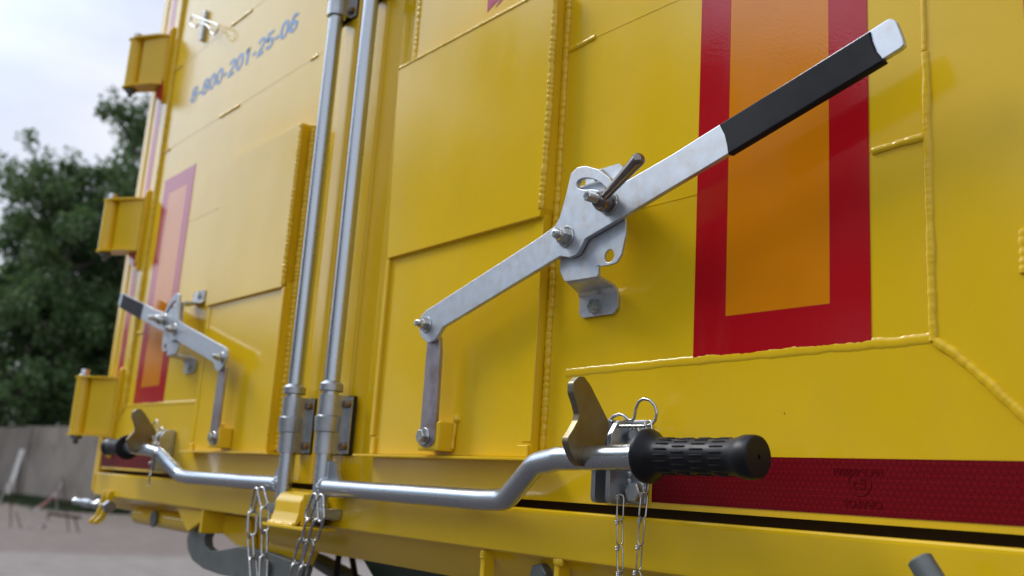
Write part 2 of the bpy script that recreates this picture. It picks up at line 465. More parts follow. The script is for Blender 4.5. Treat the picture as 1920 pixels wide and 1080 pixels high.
# hatch: lower slide, upper cover plate, guide rims, bottom ledge, pull block
b = bmesh.new()
box(b, -1.222, -0.8685, -0.0155, -0.0005, 0.042, 0.340, 0.002, 2)
box(b, -1.2225, -1.2135, -0.0212, -0.0150, 0.068, 0.3310, 0.001, 1)
box(b, -0.8850, -0.8680, -0.0168, -0.0150, 0.060, 0.3300, 0.0007, 1)
box(b, -1.2215, -1.2100, -0.0200, -0.0150, 0.0420, 0.0665, 0.001, 1)
box(b, -0.8900, -0.8700, -0.0195, -0.0150, 0.0420, 0.0560, 0.001, 1)
hatch = part('slide_hatch', b, M_YEL, door)
b = bmesh.new()
plate(b, [(-1.2190, 0.3315), (-0.8700, 0.3335), (-0.8665, 0.345), (-0.8665, 0.6440), (-1.2370, 0.6445)], [], -0.0222, 0.0215, 0.0012, 0.002)
cover = part('cover_plate', b, M_YEL, door)
b = bmesh.new(); box(b, -1.250, -0.850, -0.0300, -0.0003, 0.0378, 0.0413, 0.001, 2); ledge = part('bottom_ledge', b, M_YEL, door)
b = bmesh.new(); box(b, -1.067, -1.020, -0.0415, -0.0160, 0.0465, 0.0840, 0.0025, 2)
bead(b, [(-1.0195, -0.019, 0.050), (-1.0185, -0.018, 0.078), (-1.0190, -0.017, 0.086)], 0.0026, 0.02, 0.2, 1.0)
blob = bmesh.new(); bmesh.ops.create_icosphere(blob, subdivisions=3, radius=0.0052, matrix=Matrix.Translation((-1.0165, -0.0165, 0.0885)))
for v in blob.verts: v.co += v.normal * 0.0016 * noise.noise(v.co * 260)
merge(b, blob)
block = part('pull_block', b, M_YEL, door)

# marking tape: red border with an orange field
def marking(x0, x1, z0, z1, bw):
    b = bmesh.new(); plate(b, [(x0, z0), (x1, z0), (x1, z1), (x0, z1)], [[(x0 + bw, z0 + bw), (x0 + bw, z1 - bw), (x1 - bw, z1 - bw), (x1 - bw, z0 + bw)]], -0.0007, 0.0010, 0.0001, 0)
    c = bmesh.new(); box(c, x0 + bw + .0002, x1 - bw - .0002, -0.0006, 0.0003, z0 + bw + .0002, z1 - bw - .0002)
    return b, c
tb, tcn = marking(-0.6405, -0.4430, 0.1452, 0.7000, 0.0402)
tape = part('marking_tape', tb, M_RED, door); orange = part('orange_field', tcn, M_ORANGE, door)
b = bmesh.new(); box(b, -0.3050, -0.283, -0.0006, 0.0003, 0.402, 1.7); edge_tape = part('edge_tape', b, M_RED, door)

# crimson emblem cut by the picture's upper edge
b = bmesh.new()
def poly(bm, pts, y0, y1):
    a = [bm.verts.new((p[0], y0, p[1])) for p in pts]; c = [bm.verts.new((p[0], y1, p[1])) for p in pts]; n = len(pts)
    bm.faces.new(a); bm.faces.new(c[::-1])
    for i in range(n): bm.faces.new((a[i], c[i], c[(i + 1) % n], a[(i + 1) % n]))
poly(b, xz([(915, -12), (914, 23), (938, -3), (948, -22)], 0), -0.0005, 0.0002)
poly(b, xz([(938, -2), (929, 15), (948, -5), (960, -22), (950, -22)], 0), -0.0005, 0.0002)
part('emblem', b, M_MAG, door)

# reflective strip with its small embossed approval marks
b = bmesh.new(); box(b, -0.6905, -0.2750, -0.0006, 0.0003, 0.0002, 0.0478)
strip_r = part('reflective_strip', b, M_REFL, door)
def text(bm, s, size, origin, ang=0.0, y=-0.0008, th=0.0006, bold=0.0, sx=1.0, align='LEFT'):
    cu = bpy.data.curves.new('tmp', 'FONT'); cu.body = s; cu.size = size; cu.extrude = th / 2; cu.offset = bold; cu.align_x = align; cu.resolution_u = 4
    o = bpy.data.objects.new('tmp', cu); me = bpy.data.meshes.new_from_object(o); bpy.data.objects.remove(o); bpy.data.curves.remove(cu)
    ca, sa = math.cos(ang), math.sin(ang)
    for v in me.vertices:
        x, z = v.co.x * sx, v.co.y
        v.co = Vector((origin[0] + x * ca - z * sa, y + v.co.z * -1, origin[1] + x * sa + z * ca))
    bm.from_mesh(me); bpy.data.meshes.remove(me)
M_EMB = mat('red_emboss', (0.135, 0.002, 0.005), 0.36); M_EMB.node_tree.nodes['Principled BSDF'].inputs['Specular IOR Level'].default_value = 0.14
b = bmesh.new()
q = P(1658, 879, 0); text(b, '104 R-000001', 0.0085, (q.x, q.z), PI)
q = P(1625, 897, 0); text(b, 'E', 0.013, (q.x, q.z), PI); q = P(1608, 903, 0); text(b, '2', 0.009, (q.x, q.z), PI)
q = P(1656, 940, 0); text(b, 'ORAFOL', 0.0095, (q.x, q.z), PI)
q = P(1613, 906, 0)
tube(b, [(q.x + 0.0105 * math.cos(a), -0.0007, q.z + 0.0105 * math.sin(a)) for a in [2 * PI * k / 30 for k in range(30)]], 0.0004, 6, closed=True)
part('approval_mark', b, M_EMB, strip_r)

# ---- lever with its bracket
YL = -0.050
zo5 = lambda a, c: (760 + a / 2.572, 260 + c / 2.572)
zo4 = lambda a, c: (1040 + a / 4.909, 280 + c / 4.909)
zo8 = lambda a, c: (1260 + a / 2.571, c / 2.571)
out = [zo5(62, 905), zo5(75, 955), zo5(105, 985), zo5(140, 972), zo5(158, 945), zo5(180, 908), zo5(745, 566), zo5(790, 573), zo5(825, 558), zo5(846, 525), zo5(866, 482), zo5(1055, 372), zo4(1080, 348),
       zo8(275, 738), zo8(1010, 288), zo8(1100, 232), zo8(1117, 215), zo8(1110, 180), zo8(1078, 100), zo8(1055, 88), zo8(1035, 95), zo8(950, 150), zo8(230, 600), zo8(0, 745), zo5(1090, 190), zo5(1012, 235),
       zo5(985, 188), zo5(930, 148), zo5(870, 131), zo5(828, 138), zo5(798, 168), zo5(775, 270), zo5(745, 378), zo5(722, 422), zo5(640, 480), zo5(145, 800), zo5(100, 828), zo5(70, 862)]
hole = [zo4(207, 352), zo4(198, 318), zo4(215, 285), zo4(255, 265), zo4(310, 262), zo4(370, 276), zo4(425, 308), zo4(470, 350), zo4(505, 395), zo4(470, 430), zo4(430, 395), zo4(385, 372), zo4(330, 368), zo4(285, 372), zo4(240, 368)]
b = bmesh.new(); plate(b, xz(out, YL), [[tuple(p) for p in fillet([Vector(p) for p in xz(hole, YL)], 0.003)]], YL, 0.006, 0.0007, 0.006)
lever = part('lever', b, M_ZINC, cont)
sl_o = [zo8(225, 600), zo8(955, 147), zo8(965, 195), zo8(985, 245), zo8(1022, 292), zo8(268, 745), zo8(262, 700), zo8(250, 650)]
b = bmesh.new(); plate(b, xz(sl_o, YL - 0.0012), [], YL - 0.0012, 0.0086, 0.0016, 0.0012); part('grip_sleeve', b, M_SLEEVE, lever)
def nut_set(c, axis=(0, -1, 0), af=0.016, h=0.009, wr=0.0125, sr=0.0046, sh=0.011, dome=True, rot=0.3):
    b = bmesh.new(); c = Vector(c); ax = Vector(axis)
    cyl(b, c, ax, wr, 0.0018)
    hexa(b, c + ax * 0.0018, ax, af, h, rot)
    if dome: lathe(b, c + ax * (0.0018 + h), ax, [(0, af * 0.44), (0.0025, af * 0.40), (0.004, sr + 0.001)], 20)
    if sh: stud(b, c + ax * (0.0018 + h + (0.003 if dome else 0)), ax, sr, sh, 0.0014)
    return b
piv = P(1062, 444, -0.050)
part('lock_nut', nut_set((piv.x, YL, piv.z), af=0.016, h=0.009, wr=0.0125, sr=0.0046, sh=0.006), M_BOLT, lever)
end = P(800, 609, -0.050)
part('lock_nut', nut_set((end.x, YL, end.z), af=0.0135, h=0.007, wr=0.0108, sr=0.0042, sh=0.006), M_BOLT, lever)

b = bmesh.new()                                   # link from the lever to the pull block
YK = -0.0436
plate(b, xz([(801, 632), (823, 628), (824, 660), (813, 828), (806, 836), (792, 838), (783, 830), (783, 818), (788, 800)], YK), [], YK, 0.006, 0.0006, 0.005)
linkbar = part('link_bar', b, M_ZLINK, cont)
lb = P(796, 818, YK)
b = bmesh.new(); cyl(b, (lb.x, YK, lb.z), (0, -1, 0), 0.0112, 0.0016); hexa(b, (lb.x, YK - 0.0016, lb.z), (0, -1, 0), 0.0155, 0.0072, 0.2)
part('bolt', b, M_BOLT, linkbar)

# bracket: raised web, two stepped feet, symmetrical about the pivot
YB = -0.0425
web = [zo5(745, 470), zo5(745, 640), zo5(758, 668), zo5(768, 690), zo5(928, 665), zo5(920, 640), zo5(917, 622), zo5(928, 609), zo5(943, 616), zo5(985, 609), zo5(1018, 598), zo5(1041, 560), zo5(1062, 462), zo5(1062, 395), zo5(1000, 330)]
wxz = xz(web, YB)
cz = piv.z + 0.004
hole_c = xz([zo5(983, 565)], YB)[0]
b = bmesh.new()
plate(b, wxz, [circ(hole_c, 0.0072)], YB, 0.003, 0.0006, 0.004)
# upper half of the web behind the lever
cx = (wxz[0][0] + wxz[11][0]) / 2
plate(b, [(wxz[0][0], cz - 0.006), (wxz[13][0], cz - 0.006), (wxz[13][0] - 0.004, cz + 0.028), (wxz[13][0] - 0.019, cz + 0.040), (wxz[0][0] + 0.012, cz + 0.040)], [], YB + 0.0004, 0.003, 0.0006, 0.004)
def step(bm, top, foot, bolt_z, sgn):             # sheet bent from the web back to the foot on the door
    (xa, xb, zt) = top; (fa, fb, zf, ze) = foot
    ys = [(YB + 0.0005, zt + sgn * 0.014), (YB + 0.0005, zt), (YB + 0.004, zt - sgn * 0.004), (-0.010, zf + sgn * 0.003), (-0.0052, zf - sgn * 0.001), (-0.0045, zf - sgn * 0.006), (-0.0045, ze + sgn * 0.006), (-0.0045, ze)]
    ws = [(xa, xb), (xa, xb), (xa + .001, xb - .0005), (fa + (xa - fa) * .15, fb + (xb - fb) * .15), (fa, fb), (fa, fb), (fa, fb), (fa + 0.006, fb - 0.006)]
    F, K = [], []
    for i, ((y, z), (x0, x1)) in enumerate(zip(ys, ws)):
        a = ys[max(i - 1, 0)]; c = ys[min(i + 1, len(ys) - 1)]
        ty, tz = c[0] - a[0], c[1] - a[1]; l = math.hypot(ty, tz) or 1
        ny, nz = (tz / l, -ty / l)
        if ny < 0: ny, nz = -ny, -nz
        N = 7
        F.append([bm.verts.new((x0 + (x1 - x0) * k / N, y, z)) for k in range(N + 1)])
        K.append([bm.verts.new((x0 + (x1 - x0) * k / N, y + ny * 0.003, z + nz * 0.003)) for k in range(N + 1)])
    for g in (F, K):
        for a, c in zip(g, g[1:]):
            for k in range(7): bm.faces.new((a[k], a[k + 1], c[k + 1], c[k]))
    for a, c, e, f in zip(F, F[1:], K, K[1:]):
        bm.faces.new((a[0], c[0], f[0], e[0])); bm.faces.new((a[7], c[7], f[7], e[7]))
    bm.faces.new(F[0] + K[0][::-1]); bm.faces.new(F[-1] + K[-1][::-1])
q0 = P(1060, 527, YB); q1 = P(1121, 517, YB)
f0 = P(1087, 556, -0.0045); f1 = P(1158, 545, -0.0045); f2 = P(1120, 592, -0.0045)
step(b, (q0.x, q1.x, (q0.z + q1.z) / 2 + 0.0012), (f0.x, f1.x, (f0.z + f1.z) / 2, f2.z), 0, 1)
zc2 = 2 * cz
step(b, (q0.x - .004, q1.x + .004, zc2 - (q0.z + q1.z) / 2), (f0.x, f1.x, zc2 - (f0.z + f1.z) / 2, zc2 - f2.z), 0, -1)
bracket = part('lever_bracket', b, M_ZINC, cont)
fb = P(1117, 575, -0.0045)
for z in (fb.z, zc2 - fb.z):
    b = bmesh.new(); hexa(b, (fb.x, -0.0044, z), (0, -1, 0), 0.0155, 0.0068, 0.25); part('bolt', b, M_BOLT, bracket)

# clamping handle on the slot
kc = P(1142, 381, YL)
def clamp(arm):
    b = bmesh.new(); c = Vector((kc.x, YL, kc.z)); ax = Vector((0, -1, 0))
    cyl(b, c, ax, 0.0135, 0.0018)
    w = b
    b2 = bmesh.new()
    lathe(b2, c + ax * 0.0018, ax, [(0, 0.0098), (0.002, 0.0108), (0.006, 0.0118), (0.011, 0.0112), (0.016, 0.0088), (0.018, 0.0070)], 32)
    if arm:
        s = c + ax * 0.012; e = P(1196, 300, YL - 0.036); d = (e - s).normalized(); L = (e - s).length
        lathe(b2, s, d, [(0, 0.0044), (L * 0.2, 0.0048), (L * 0.9, 0.0068), (L, 0.0072), (L + 0.003, 0.0068), (L + 0.0055, 0.0046), (L + 0.0066, 0.001)], 28)
    st = bmesh.new(); stud(st, c + ax * 0.0195, ax, 0.0055, 0.0150, 0.0017)
    return w, b2, st
w_, h_, s_ = clamp(True)
clampR = part('clamp_handle', h_, M_NICK, cont); part('washer', w_, M_BOLT, clampR); part('threaded_stud', s_, M_BOLT, clampR)

# ---- lock rod: upright tube, crank handle, cam, grip, bearings
YR, RR = -0.032, 0.0126
XR = -1.3290
ZBAR = -0.0100
b = bmesh.new()
tube(b, [(XR, YR, -0.042), (XR, YR, 0.4), (XR, YR, 1.85)], RR, 28)
c_grip = P(1222, 857, -0.060)
pts = [(XR + 0.004, YR, ZBAR), (-0.930, YR - 0.001, ZBAR), (-0.884, YR - 0.003, ZBAR + 0.002), (-0.812, -0.055, 0.0330), (-0.770, -0.0595, 0.0390), (-0.640, -0.0620, 0.0425), (-0.54, -0.0626, 0.0430)]
path = fillet([Vector(p) for p in pts], 0.05, closed=False, n=9)
tube(b, path, RR, 28)
bead(b, [(XR + 0.0125 * math.cos(t) * 0 + 0.0135, YR + math.cos(t) * 0.013, ZBAR + math.sin(t) * 0.013) for t in [2 * PI * k / 16 for k in range(17)]], 0.0030, 0.004, 0.4, 1.0)
rod = part('lock_rod', b, M_TUBE, cont)
b = bmesh.new()                                   # collar with weld
for zc in (0.1415,):
    lathe(b, (XR, YR, zc - 0.0065), (0, 0, 1), [(0, RR), (0, RR + 0.0046), (0.001, RR + 0.0056), (0.0105, RR + 0.0056), (0.0115, RR + 0.0046), (0.015, RR + 0.0008), (0.0155, RR)], 32)
part('collar', b, M_CAST, rod)
b = bmesh.new()                                   # gusset between tube and crank
poly(b, [(XR + 0.011, 0.030), (XR + 0.027, 0.030), (XR + 0.046, 0.002), (XR + 0.046, ZBAR + 0.010), (XR + 0.011, ZBAR + 0.010)], YR + 0.002, YR + 0.008)
bead(b, [(XR + 0.0125, YR + 0.0015, 0.028), (XR + 0.0125, YR + 0.0015, 0.004)], 0.0022, 0.004, 0.4, 1)
part('gusset', b, M_CAST, rod)
b = bmesh.new()                                   # cam foot at the lower end
box(b, XR - 0.026, XR + 0.032, YR - 0.010, YR + 0.022, -0.056, -0.040, 0.003, 2); part('foot_cam', b, M_CAST, rod)
b = bmesh.new(); lathe(b, (XR - 0.004, YR + 0.004, -0.066), (0, 0, 1), [(0, 0.011), (0.001, 0.012), (0.0095, 0.012)], 20); part('foot_bush', b, M_BLK, rod)
# cam plate
zk = lambda a, c: (1040 + a / 3.859, 680 + c / 3.859)
camp = [zk(*p) for p in ((178, 100), (215, 99), (260, 160), (310, 260), (350, 340), (385, 412), (396, 445), (385, 520), (365, 590), (300, 690), (225, 752), (186, 750), (145, 710), (112, 640), (92, 572), (97, 540), (130, 490), (168, 420), (177, 370), (160, 300), (132, 215), (135, 140))]
XCAM = -0.7200
b = bmesh.new(); plate_x(b, [(PX(*p, XCAM).y, PX(*p, XCAM).z) for p in camp], XCAM, 0.0088, 0.0006, 0.006)
part('cam_plate', b, M_CAM, rod)
# rubber grip
gx0, gx1, gy, gz = -0.643, -0.4995, -0.0624, 0.0430
b = bmesh.new()
gp = [(0, 0.013), (0, 0.0235), (0.0012, 0.0258), (0.004, 0.0262), (0.007, 0.0250), (0.011, 0.0215), (0.016, 0.0182), (0.022, 0.0170), (0.040, 0.0163), (0.092, 0.0163), (0.106, 0.0166), (0.1115, 0.0176), (0.1155, 0.0190), (0.1190, 0.0195), (0.1265, 0.0193), (0.1292, 0.0186), (0.1303, 0.0172), (0.1303, 0.0022), (0.1285, 0.0018), (0.1282, 0.0004)]
lathe(b, (gx0, gy, gz), (1, 0, 0.004), gp, 48)
ax = Vector((1, 0, 0.004)).normalized()
for ring in range(4):                             # raised ribs of the grip
    for k in range(18):
        a = 2 * PI * (k + 0.5 * (ring % 2)) / 18
        dirv = Vector((0, math.cos(a), math.sin(a)))
        x0 = 0.022 + ring * 0.0215
        o = Vector((gx0, gy, gz))
        pr = 0.0163 if ring else 0.0167
        tube(b, [o + ax * (x0 + u) + dirv * (pr + hgt) for u, hgt in ((0, -0.0006), (0.002, 0.0001), (0.0150, 0.0001), (0.0170, -0.0006))], [0.0005, 0.0009, 0.0009, 0.0005], 6)
part('grip', b, M_RUB, rod)

# bearing saddles that hold the rod to the door
def saddle(zm):
    b = bmesh.new()
    lathe(b, (XR, YR, zm - 0.0445), (0, 0, 1), [(0, RR + 0.0006), (0, RR + 0.0042), (0.089, RR + 0.0042), (0.089, RR + 0.0006)], 32)
    lathe(b, (XR, YR, zm - 0.013), (0, 0, 1), [(0, RR + 0.004), (0.0015, RR + 0.0072), (0.0235, RR + 0.0082), (0.0260, RR + 0.0042)], 32)
    for s in (-1, 1):
        x0 = XR + s * 0.0145; x1 = XR + s * 0.0165
        box(b, min(x0, x1) - 0.001, max(x0, x1), YR, -0.0105, zm - 0.0445, zm + 0.0445, 0.0008)
        xo = XR + s * 0.0305
        box(b, min(x0, xo), max(x0, xo), -0.0115, -0.0085, zm - 0.0435, zm + 0.0435, 0.001)
    o = part('rod_bearing', b, M_CAST, cont)
    b = bmesh.new(); box(b, XR - 0.0320, XR + 0.0320, -0.0085, -0.002, zm - 0.0455, zm + 0.0455, 0.003)
    part('backing_pad', b, M_BLK, o)
    for s in (-1, 1):
        for dz in (-0.032, 0.032):
            b = bmesh.new(); cyl(b, (XR + s * 0.0238, -0.0117, zm + dz), (0, -1, 0), 0.0062, 0.0010); hexa(b, (XR + s * 0.0238, -0.0127, zm + dz), (0, -1, 0), 0.0095, 0.0055, 0.4); part('bolt', b, M_BRASSY, o)
    return o
saddles = [saddle(0.0850), saddle(0.852)]

# ---- keeper of the crank handle: back plate, two cheeks, bolts
b = bmesh.new()
box(b, -0.7440, -0.6945, -0.0062, -0.0004, -0.0035, 0.0840, 0.0055, 3)
for x in (-0.7395, -0.7180):
    plate_x(b, [(-0.0055, -0.004), (-0.0345, -0.0045), (-0.0350, 0.066), (-0.026, 0.080), (-0.012, 0.0845), (-0.0055, 0.0845)], x, 0.0062, 0.0006, 0.008)
bead(b, [(-0.7172, -0.0068, 0.000), (-0.7172, -0.0068, 0.080)], 0.0026, 0.006, 0.4, 1.0)
keeper = part('handle_keeper', b, M_CAST, cont)
for (bx, bz, af) in ((-0.7055, 0.0685, 0.0150), (-0.7045, 0.0090, 0.0185), (-0.757, 0.0100, 0.0165)):
    b = bmesh.new(); y = -0.0061 if bx > -0.75 else -0.0004
    cyl(b, (bx, y, bz), (0, -1, 0), af * 0.62, 0.0014); hexa(b, (bx, y - 0.0014, bz), (0, -1, 0), af, af * 0.46, 0.2); part('bolt', b, M_BOLT, keeper)

# ---- the left door mirrors the right one
ldoor = door.copy(); ldoor.data = door.data.copy(); ldoor.data.transform(MIR); ldoor.data.flip_normals(); link(ldoor)
for o in (*shared, hatch, ledge, block, tape, orange): mirror_tree(o, ldoor)
for o in [c for c in door.children if c.name.startswith('sheet_seam')]: mirror_tree(o, ldoor)
for o in (lever, linkbar, bracket, rod, keeper, *saddles): mirror_tree(o, cont)
b = bmesh.new(); plate(b, [(-1.9100, 0.3335), (-1.5660, 0.3315), (-1.5640, 0.6420), (-1.9135, 0.6440), (-1.9135, 0.345)], [], -0.0222, 0.0215, 0.0012, 0.002); part('cover_plate', b, M_YEL, ldoor)
for x0, y0, z0, x1, z1, rr in ((-1.5640, -0.0212, 0.335, -1.5622, 0.640, 0.0042), (-1.5560, -0.001, 0.045, -1.5545, 0.640, 0.0050)):
    b = bmesh.new(); bead(b, [(x0, y0, z0), (x1, y0, z1)], rr, 0.0095, 0.3, 0.8, nrm=(0.7, -0.7, 0)); part('weld_bead', b, M_YEL, ldoor)
b = bmesh.new(); bead(b, [(-2.3905, -0.002, 0.15), (-2.3905, -0.002, 1.9)], 0.0062, 0.03, 0.1, 1.0); part('weld_bead', b, M_YEL, ldoor)
w_, h_, s_ = clamp(False)
tmp = part('clamp_nut', h_, M_BOLT, cont); part('washer', w_, M_BOLT, tmp); part('threaded_stud', s_, M_BOLT, tmp)
mirror_tree(tmp, cont)
for o in [tmp] + list(tmp.children): bpy.data.objects.remove(o)

# left door only: phone number, edge tape, reflective strip, clip bracket
b = bmesh.new()
def ell(cx, cy, rx, ry, a0, a1, n=18): return [(cx + rx * math.cos(R(a0 + (a1 - a0) * k / n)), cy + ry * math.sin(R(a0 + (a1 - a0) * k / n))) for k in range(n + 1)]
GLYPH = {'0': [ell(.29, .5, .205, .415, 0, 360, 28)],
         '8': [ell(.29, .735, .175, .185, 0, 360, 24), ell(.29, .30, .205, .215, 0, 360, 24)],
         '1': [[(.09, .76), (.20, .82), (.30, .94), (.30, 0)]],
         '2': [ell(.29, .70, .20, .215, 165, -20, 16) + [(.40, .48), (.20, .26), (.09, .085), (.53, .085)]],
         '5': [[(.49, .905), (.17, .905), (.12, .52)] + ell(.29, .325, .205, .24, 135, -160, 20)],
         '6': [ell(.29, .31, .20, .225, 0, 360, 26), ell(.30, .70, .19, .215, 30, 110, 8) + [(.13, .66), (.09, .45), (.09, .31)]],
         '-': [[(.06, .36), (.30, .36)]]}
def stroke(bm, path, w, f):                        # one pen stroke as a thin raised ribbon
    n = len(path); L = []; Rr = []
    for i, p in enumerate(path):
        a_, c_ = Vector(path[max(i - 1, 0)]), Vector(path[min(i + 1, n - 1)])
        if path[0] == path[-1] or (Vector(path[0]) - Vector(path[-1])).length < 1e-6:
            if i == 0: a_ = Vector(path[-2])
            if i == n - 1: c_ = Vector(path[1])
        t = (c_ - a_).normalized(); nn = Vector((-t.y, t.x)) * w / 2; q = Vector(p)
        k = 1.0
        if 0 < i < n - 1:
            u1, u2 = (q - Vector(path[i - 1])).normalized(), (Vector(path[i + 1]) - q).normalized()
            k = min(1.5, 1 / max(0.5, math.cos(u1.angle(u2, 0) / 2)))
        L.append(bm.verts.new(f(q + nn * k))); Rr.append(bm.verts.new(f(q - nn * k)))
    for i in range(n - 1): bm.faces.new((L[i], L[i + 1], Rr[i + 1], Rr[i]))
s_txt = '8-800-201-25-06'
adv = {c: (.37 if c == '-' else .60) for c in '0123456789-'}
tot = sum(adv[c] for c in s_txt) - .04
tA, tB = P(357, 194), P(557, 60)
p8b, p8t, p6b, p6t = P(361, 193), P(369, 161), P(541, 66), P(553, 26)
cur = 0.0
for i, ch in enumerate(s_txt):
    for j, st in enumerate(GLYPH[ch]):
        def f(q, cur=cur, lay=i * 0.00001 + j * 0.00008):
            u = (cur + q.x) / tot; zb = p8b.z + (p6b.z - p8b.z) * u; zt = p8t.z + (p6t.z - p8t.z) * u
            return Vector((tA.x + (tB.x - tA.x) * u + 0.004 * (q.y - .5), -0.0005 - lay, zb + (zt - zb) * q.y))
        stroke(b, st, .165, f)
    cur += adv[ch]
part('phone_number', b, M_BLUE, ldoor)
for z0, z1 in ((0.12, 0.54), (0.56, 1.0), (1.02, 1.7)):
    b = bmesh.new(); box(b, -2.488, -2.452, -0.0006, 0.0003, z0, z1); part('edge_tape', b, M_RED, ldoor)
b = bmesh.new(); box(b, -2.512, -2.135, -0.0006, 0.0003, 0.0002, 0.0445); part('reflective_strip', b, M_REFL, ldoor)
b = bmesh.new(); pb = P(381, 48, -0.006); box(b, pb.x - 0.006, pb.x + 0.006, -0.009, 0.0, pb.z - 0.040, pb.z + 0.040, 0.002); part('clip_tab', b, M_ZINC, ldoor)

# ---- hinges of the left door
def hinge(ztop, zbot):
    XH, YH, RH = -2.545, -0.058, 0.019
    b = bmesh.new()
    lathe(b, (XH, YH, zbot), (0, 0, 1), [(0, RH - 0.002), (0.002, RH), (ztop - zbot - 0.002, RH), (ztop - zbot, RH - 0.002)], 32)
    # leaf folding from the knuckle to the door face
    lp = [(XH + 0.004, YH + 0.010), (XH + 0.020, YH + 0.011), (XH + 0.036, YH + 0.006), (-2.462, -0.026), (-2.446, -0.012), (-2.446, 0.0), (-2.474, 0.0), (-2.480, -0.016), (XH + 0.03, YH + 0.018), (XH, YH + 0.018)]
    sweep(b, lp, zbot + 0.006, ztop - 0.006)
    h = part('hinge', b, M_YEL, cont)
    for z in (ztop - 0.006, zbot):
        b = bmesh.new()
        pl = [(XH - 0.019, YH - 0.010), (XH - 0.005, YH - 0.0225), (XH + 0.030, YH - 0.012), (-2.458, -0.034), (-2.442, -0.014), (-2.442, 0.0), (-2.50, 0.0), (XH - 0.010, YH + 0.018)]
        sweep(b, pl, z, z + 0.005); part('rib_plate', b, M_YEL, h)
    b = bmesh.new(); plate(b, [(-2.458, zbot - 0.045), (-2.440, zbot - 0.050), (-2.434, ztop + 0.020), (-2.447, ztop + 0.024)], [], -0.008, 0.008, 0.001, 0.002)
    bead(b, [(-2.4455, -0.0085, zbot - 0.03), (-2.4410, -0.0085, ztop + 0.015)], 0.004, 0.008, 0.4, 0.8)
    part('leaf_strap', b, M_YEL, h)
    b = bmesh.new(); cyl(b, (XH, YH - 0.002, ztop - 0.001), (0, 0, 1), 0.014, 0.004); hexa(b, (XH, YH - 0.002, ztop + 0.003), (0, 0, 1), 0.020, 0.014); part('hinge_pin', b, M_BOLT, h); b = bmesh.new(); cyl(b, (XH, YH, zbot - 0.008), (0, 0, 1), 0.013, 0.008); stud(b, (XH, YH, zbot - 0.008), (0, 0, -1), 0.0065, 0.012)
    part('pin_nut', b, M_HOOK, h)
for zt, zb in ((1.128, 0.985), (0.676, 0.535), (0.217, 0.070)): hinge(zt, zb)
for pp in ([(289, 150), (305, 145), (301, 188), (294, 186)], [(240, 473), (253, 470), (250, 500), (244, 497)]):
    b = bmesh.new(); poly(b, xz(pp, -0.0115), -0.0115, -0.0075); part('edge_tape', b, M_RED, ldoor)

# ---- centre keeper hook plate on the sill
b = bmesh.new()
kp = [(0.000, -0.0180), (-0.030, -0.0185), (-0.046, -0.0230), (-0.053, -0.033), (-0.054, -0.050), (-0.058, -0.064), (-0.064, -0.069)]
kf = fillet([Vector((a, c)) for a, c in kp], 0.012, closed=False, n=6)
xa, xb = -1.4320, -1.3500
F = [[b.verts.new((x, p.x, p.y)) for p in kf] for x in (xa, xb)]
K = [[b.verts.new((x, p.x + 0.006, p.y - (0.005 if p.y > -0.03 else 0))) for p in kf] for x in (xa, xb)]
for i in range(len(kf) - 1):
    b.faces.new((F[0][i], F[0][i + 1], F[1][i + 1], F[1][i])); b.faces.new((K[0][i], K[0][i + 1], K[1][i + 1], K[1][i]))
    for s in (0, 1): b.faces.new((F[s][i], F[s][i + 1], K[s][i + 1], K[s][i]))
for i in (0, -1): b.faces.new((F[0][i], F[1][i], K[1][i], K[0][i]))
box(b, -1.445, -1.31, -0.066, -0.0105, -0.0735, -0.0688, 0.001)
box(b, -1.3505, -1.3460, -0.050, -0.0105, -0.068, -0.022, 0.001)
bead(b, [(-1.434, -0.060, -0.068), (-1.350, -0.060, -0.068)], 0.004, 0.01, 0.3, 1)
part('sill_keeper', b, M_YEL, cont)

# ---- things under the sill: stop bolt bracket, ribs, hook, subframe
b = bmesh.new()
sbo = [(-0.009, -0.052), (-0.022, -0.056), (-0.026, -0.090), (-0.033, -0.112), (-0.046, -0.126), (-0.039, -0.133), (-0.024, -0.122), (-0.014, -0.100), (-0.009, -0.098)]
plate_x(b, sbo, -2.350, 0.007, 0.001, 0.006); plate_x(b, sbo, -2.385, 0.007, 0.001, 0.006); box(b, -2.386, -2.356, -0.0195, -0.0105, -0.069, -0.0555)
sb = part('stop_bracket', b, M_YEL, cont)
b = bmesh.new(); cyl(b, (-2.60, -0.018, -0.090), (1, 0, 0), 0.0075, 0.245); hexa(b, (-2.612, -0.018, -0.090), (1, 0, 0), 0.017, 0.013); cyl(b, (-2.54, -0.018, -0.090), (1, 0, 0), 0.0105, 0.065); hexa(b, (-2.430, -0.018, -0.090), (1, 0, 0), 0.023, 0.018); hexa(b, (-2.349, -0.018, -0.090), (1, 0, 0), 0.026, 0.012)
part('stop_bolt', b, M_CAST, sb)
b = bmesh.new()
tube(b, [(-2.33, 0.05, -0.105), (-1.95, 0.05, -0.105)], 0.020, 20)
part('cross_tube', b, M_YEL, cont)
b = bmesh.new(); cyl(b, (-2.17, 0.028, -0.105), (0, -1, 0), 0.018, 0.005); part('tube_plug', b, M_HOOK, cont)
b = bmesh.new()
plate(b, xz([(330, 948), (386, 958), (380, 975), (352, 996), (345, 985)], 0.0), [], 0.0, 0.010, 0.001, 0.002); part('rib', b, M_YEL, cont); b = bmesh.new()
xr = P(383, 960, -0.004).x; box(b, xr - 0.005, xr + 0.005, -0.008, 0.045, P(392, 1002, -0.004).z, -0.0692, 0.0015)
part('rib', b, M_YEL, cont); b = bmesh.new()
plate(b, xz([(405, 962), (470, 972), (470, 1030), (440, 1020), (420, 1002)], 0.035), [], 0.035, 0.012, 0.001, 0.002)
part('rib', b, M_YEL, cont)
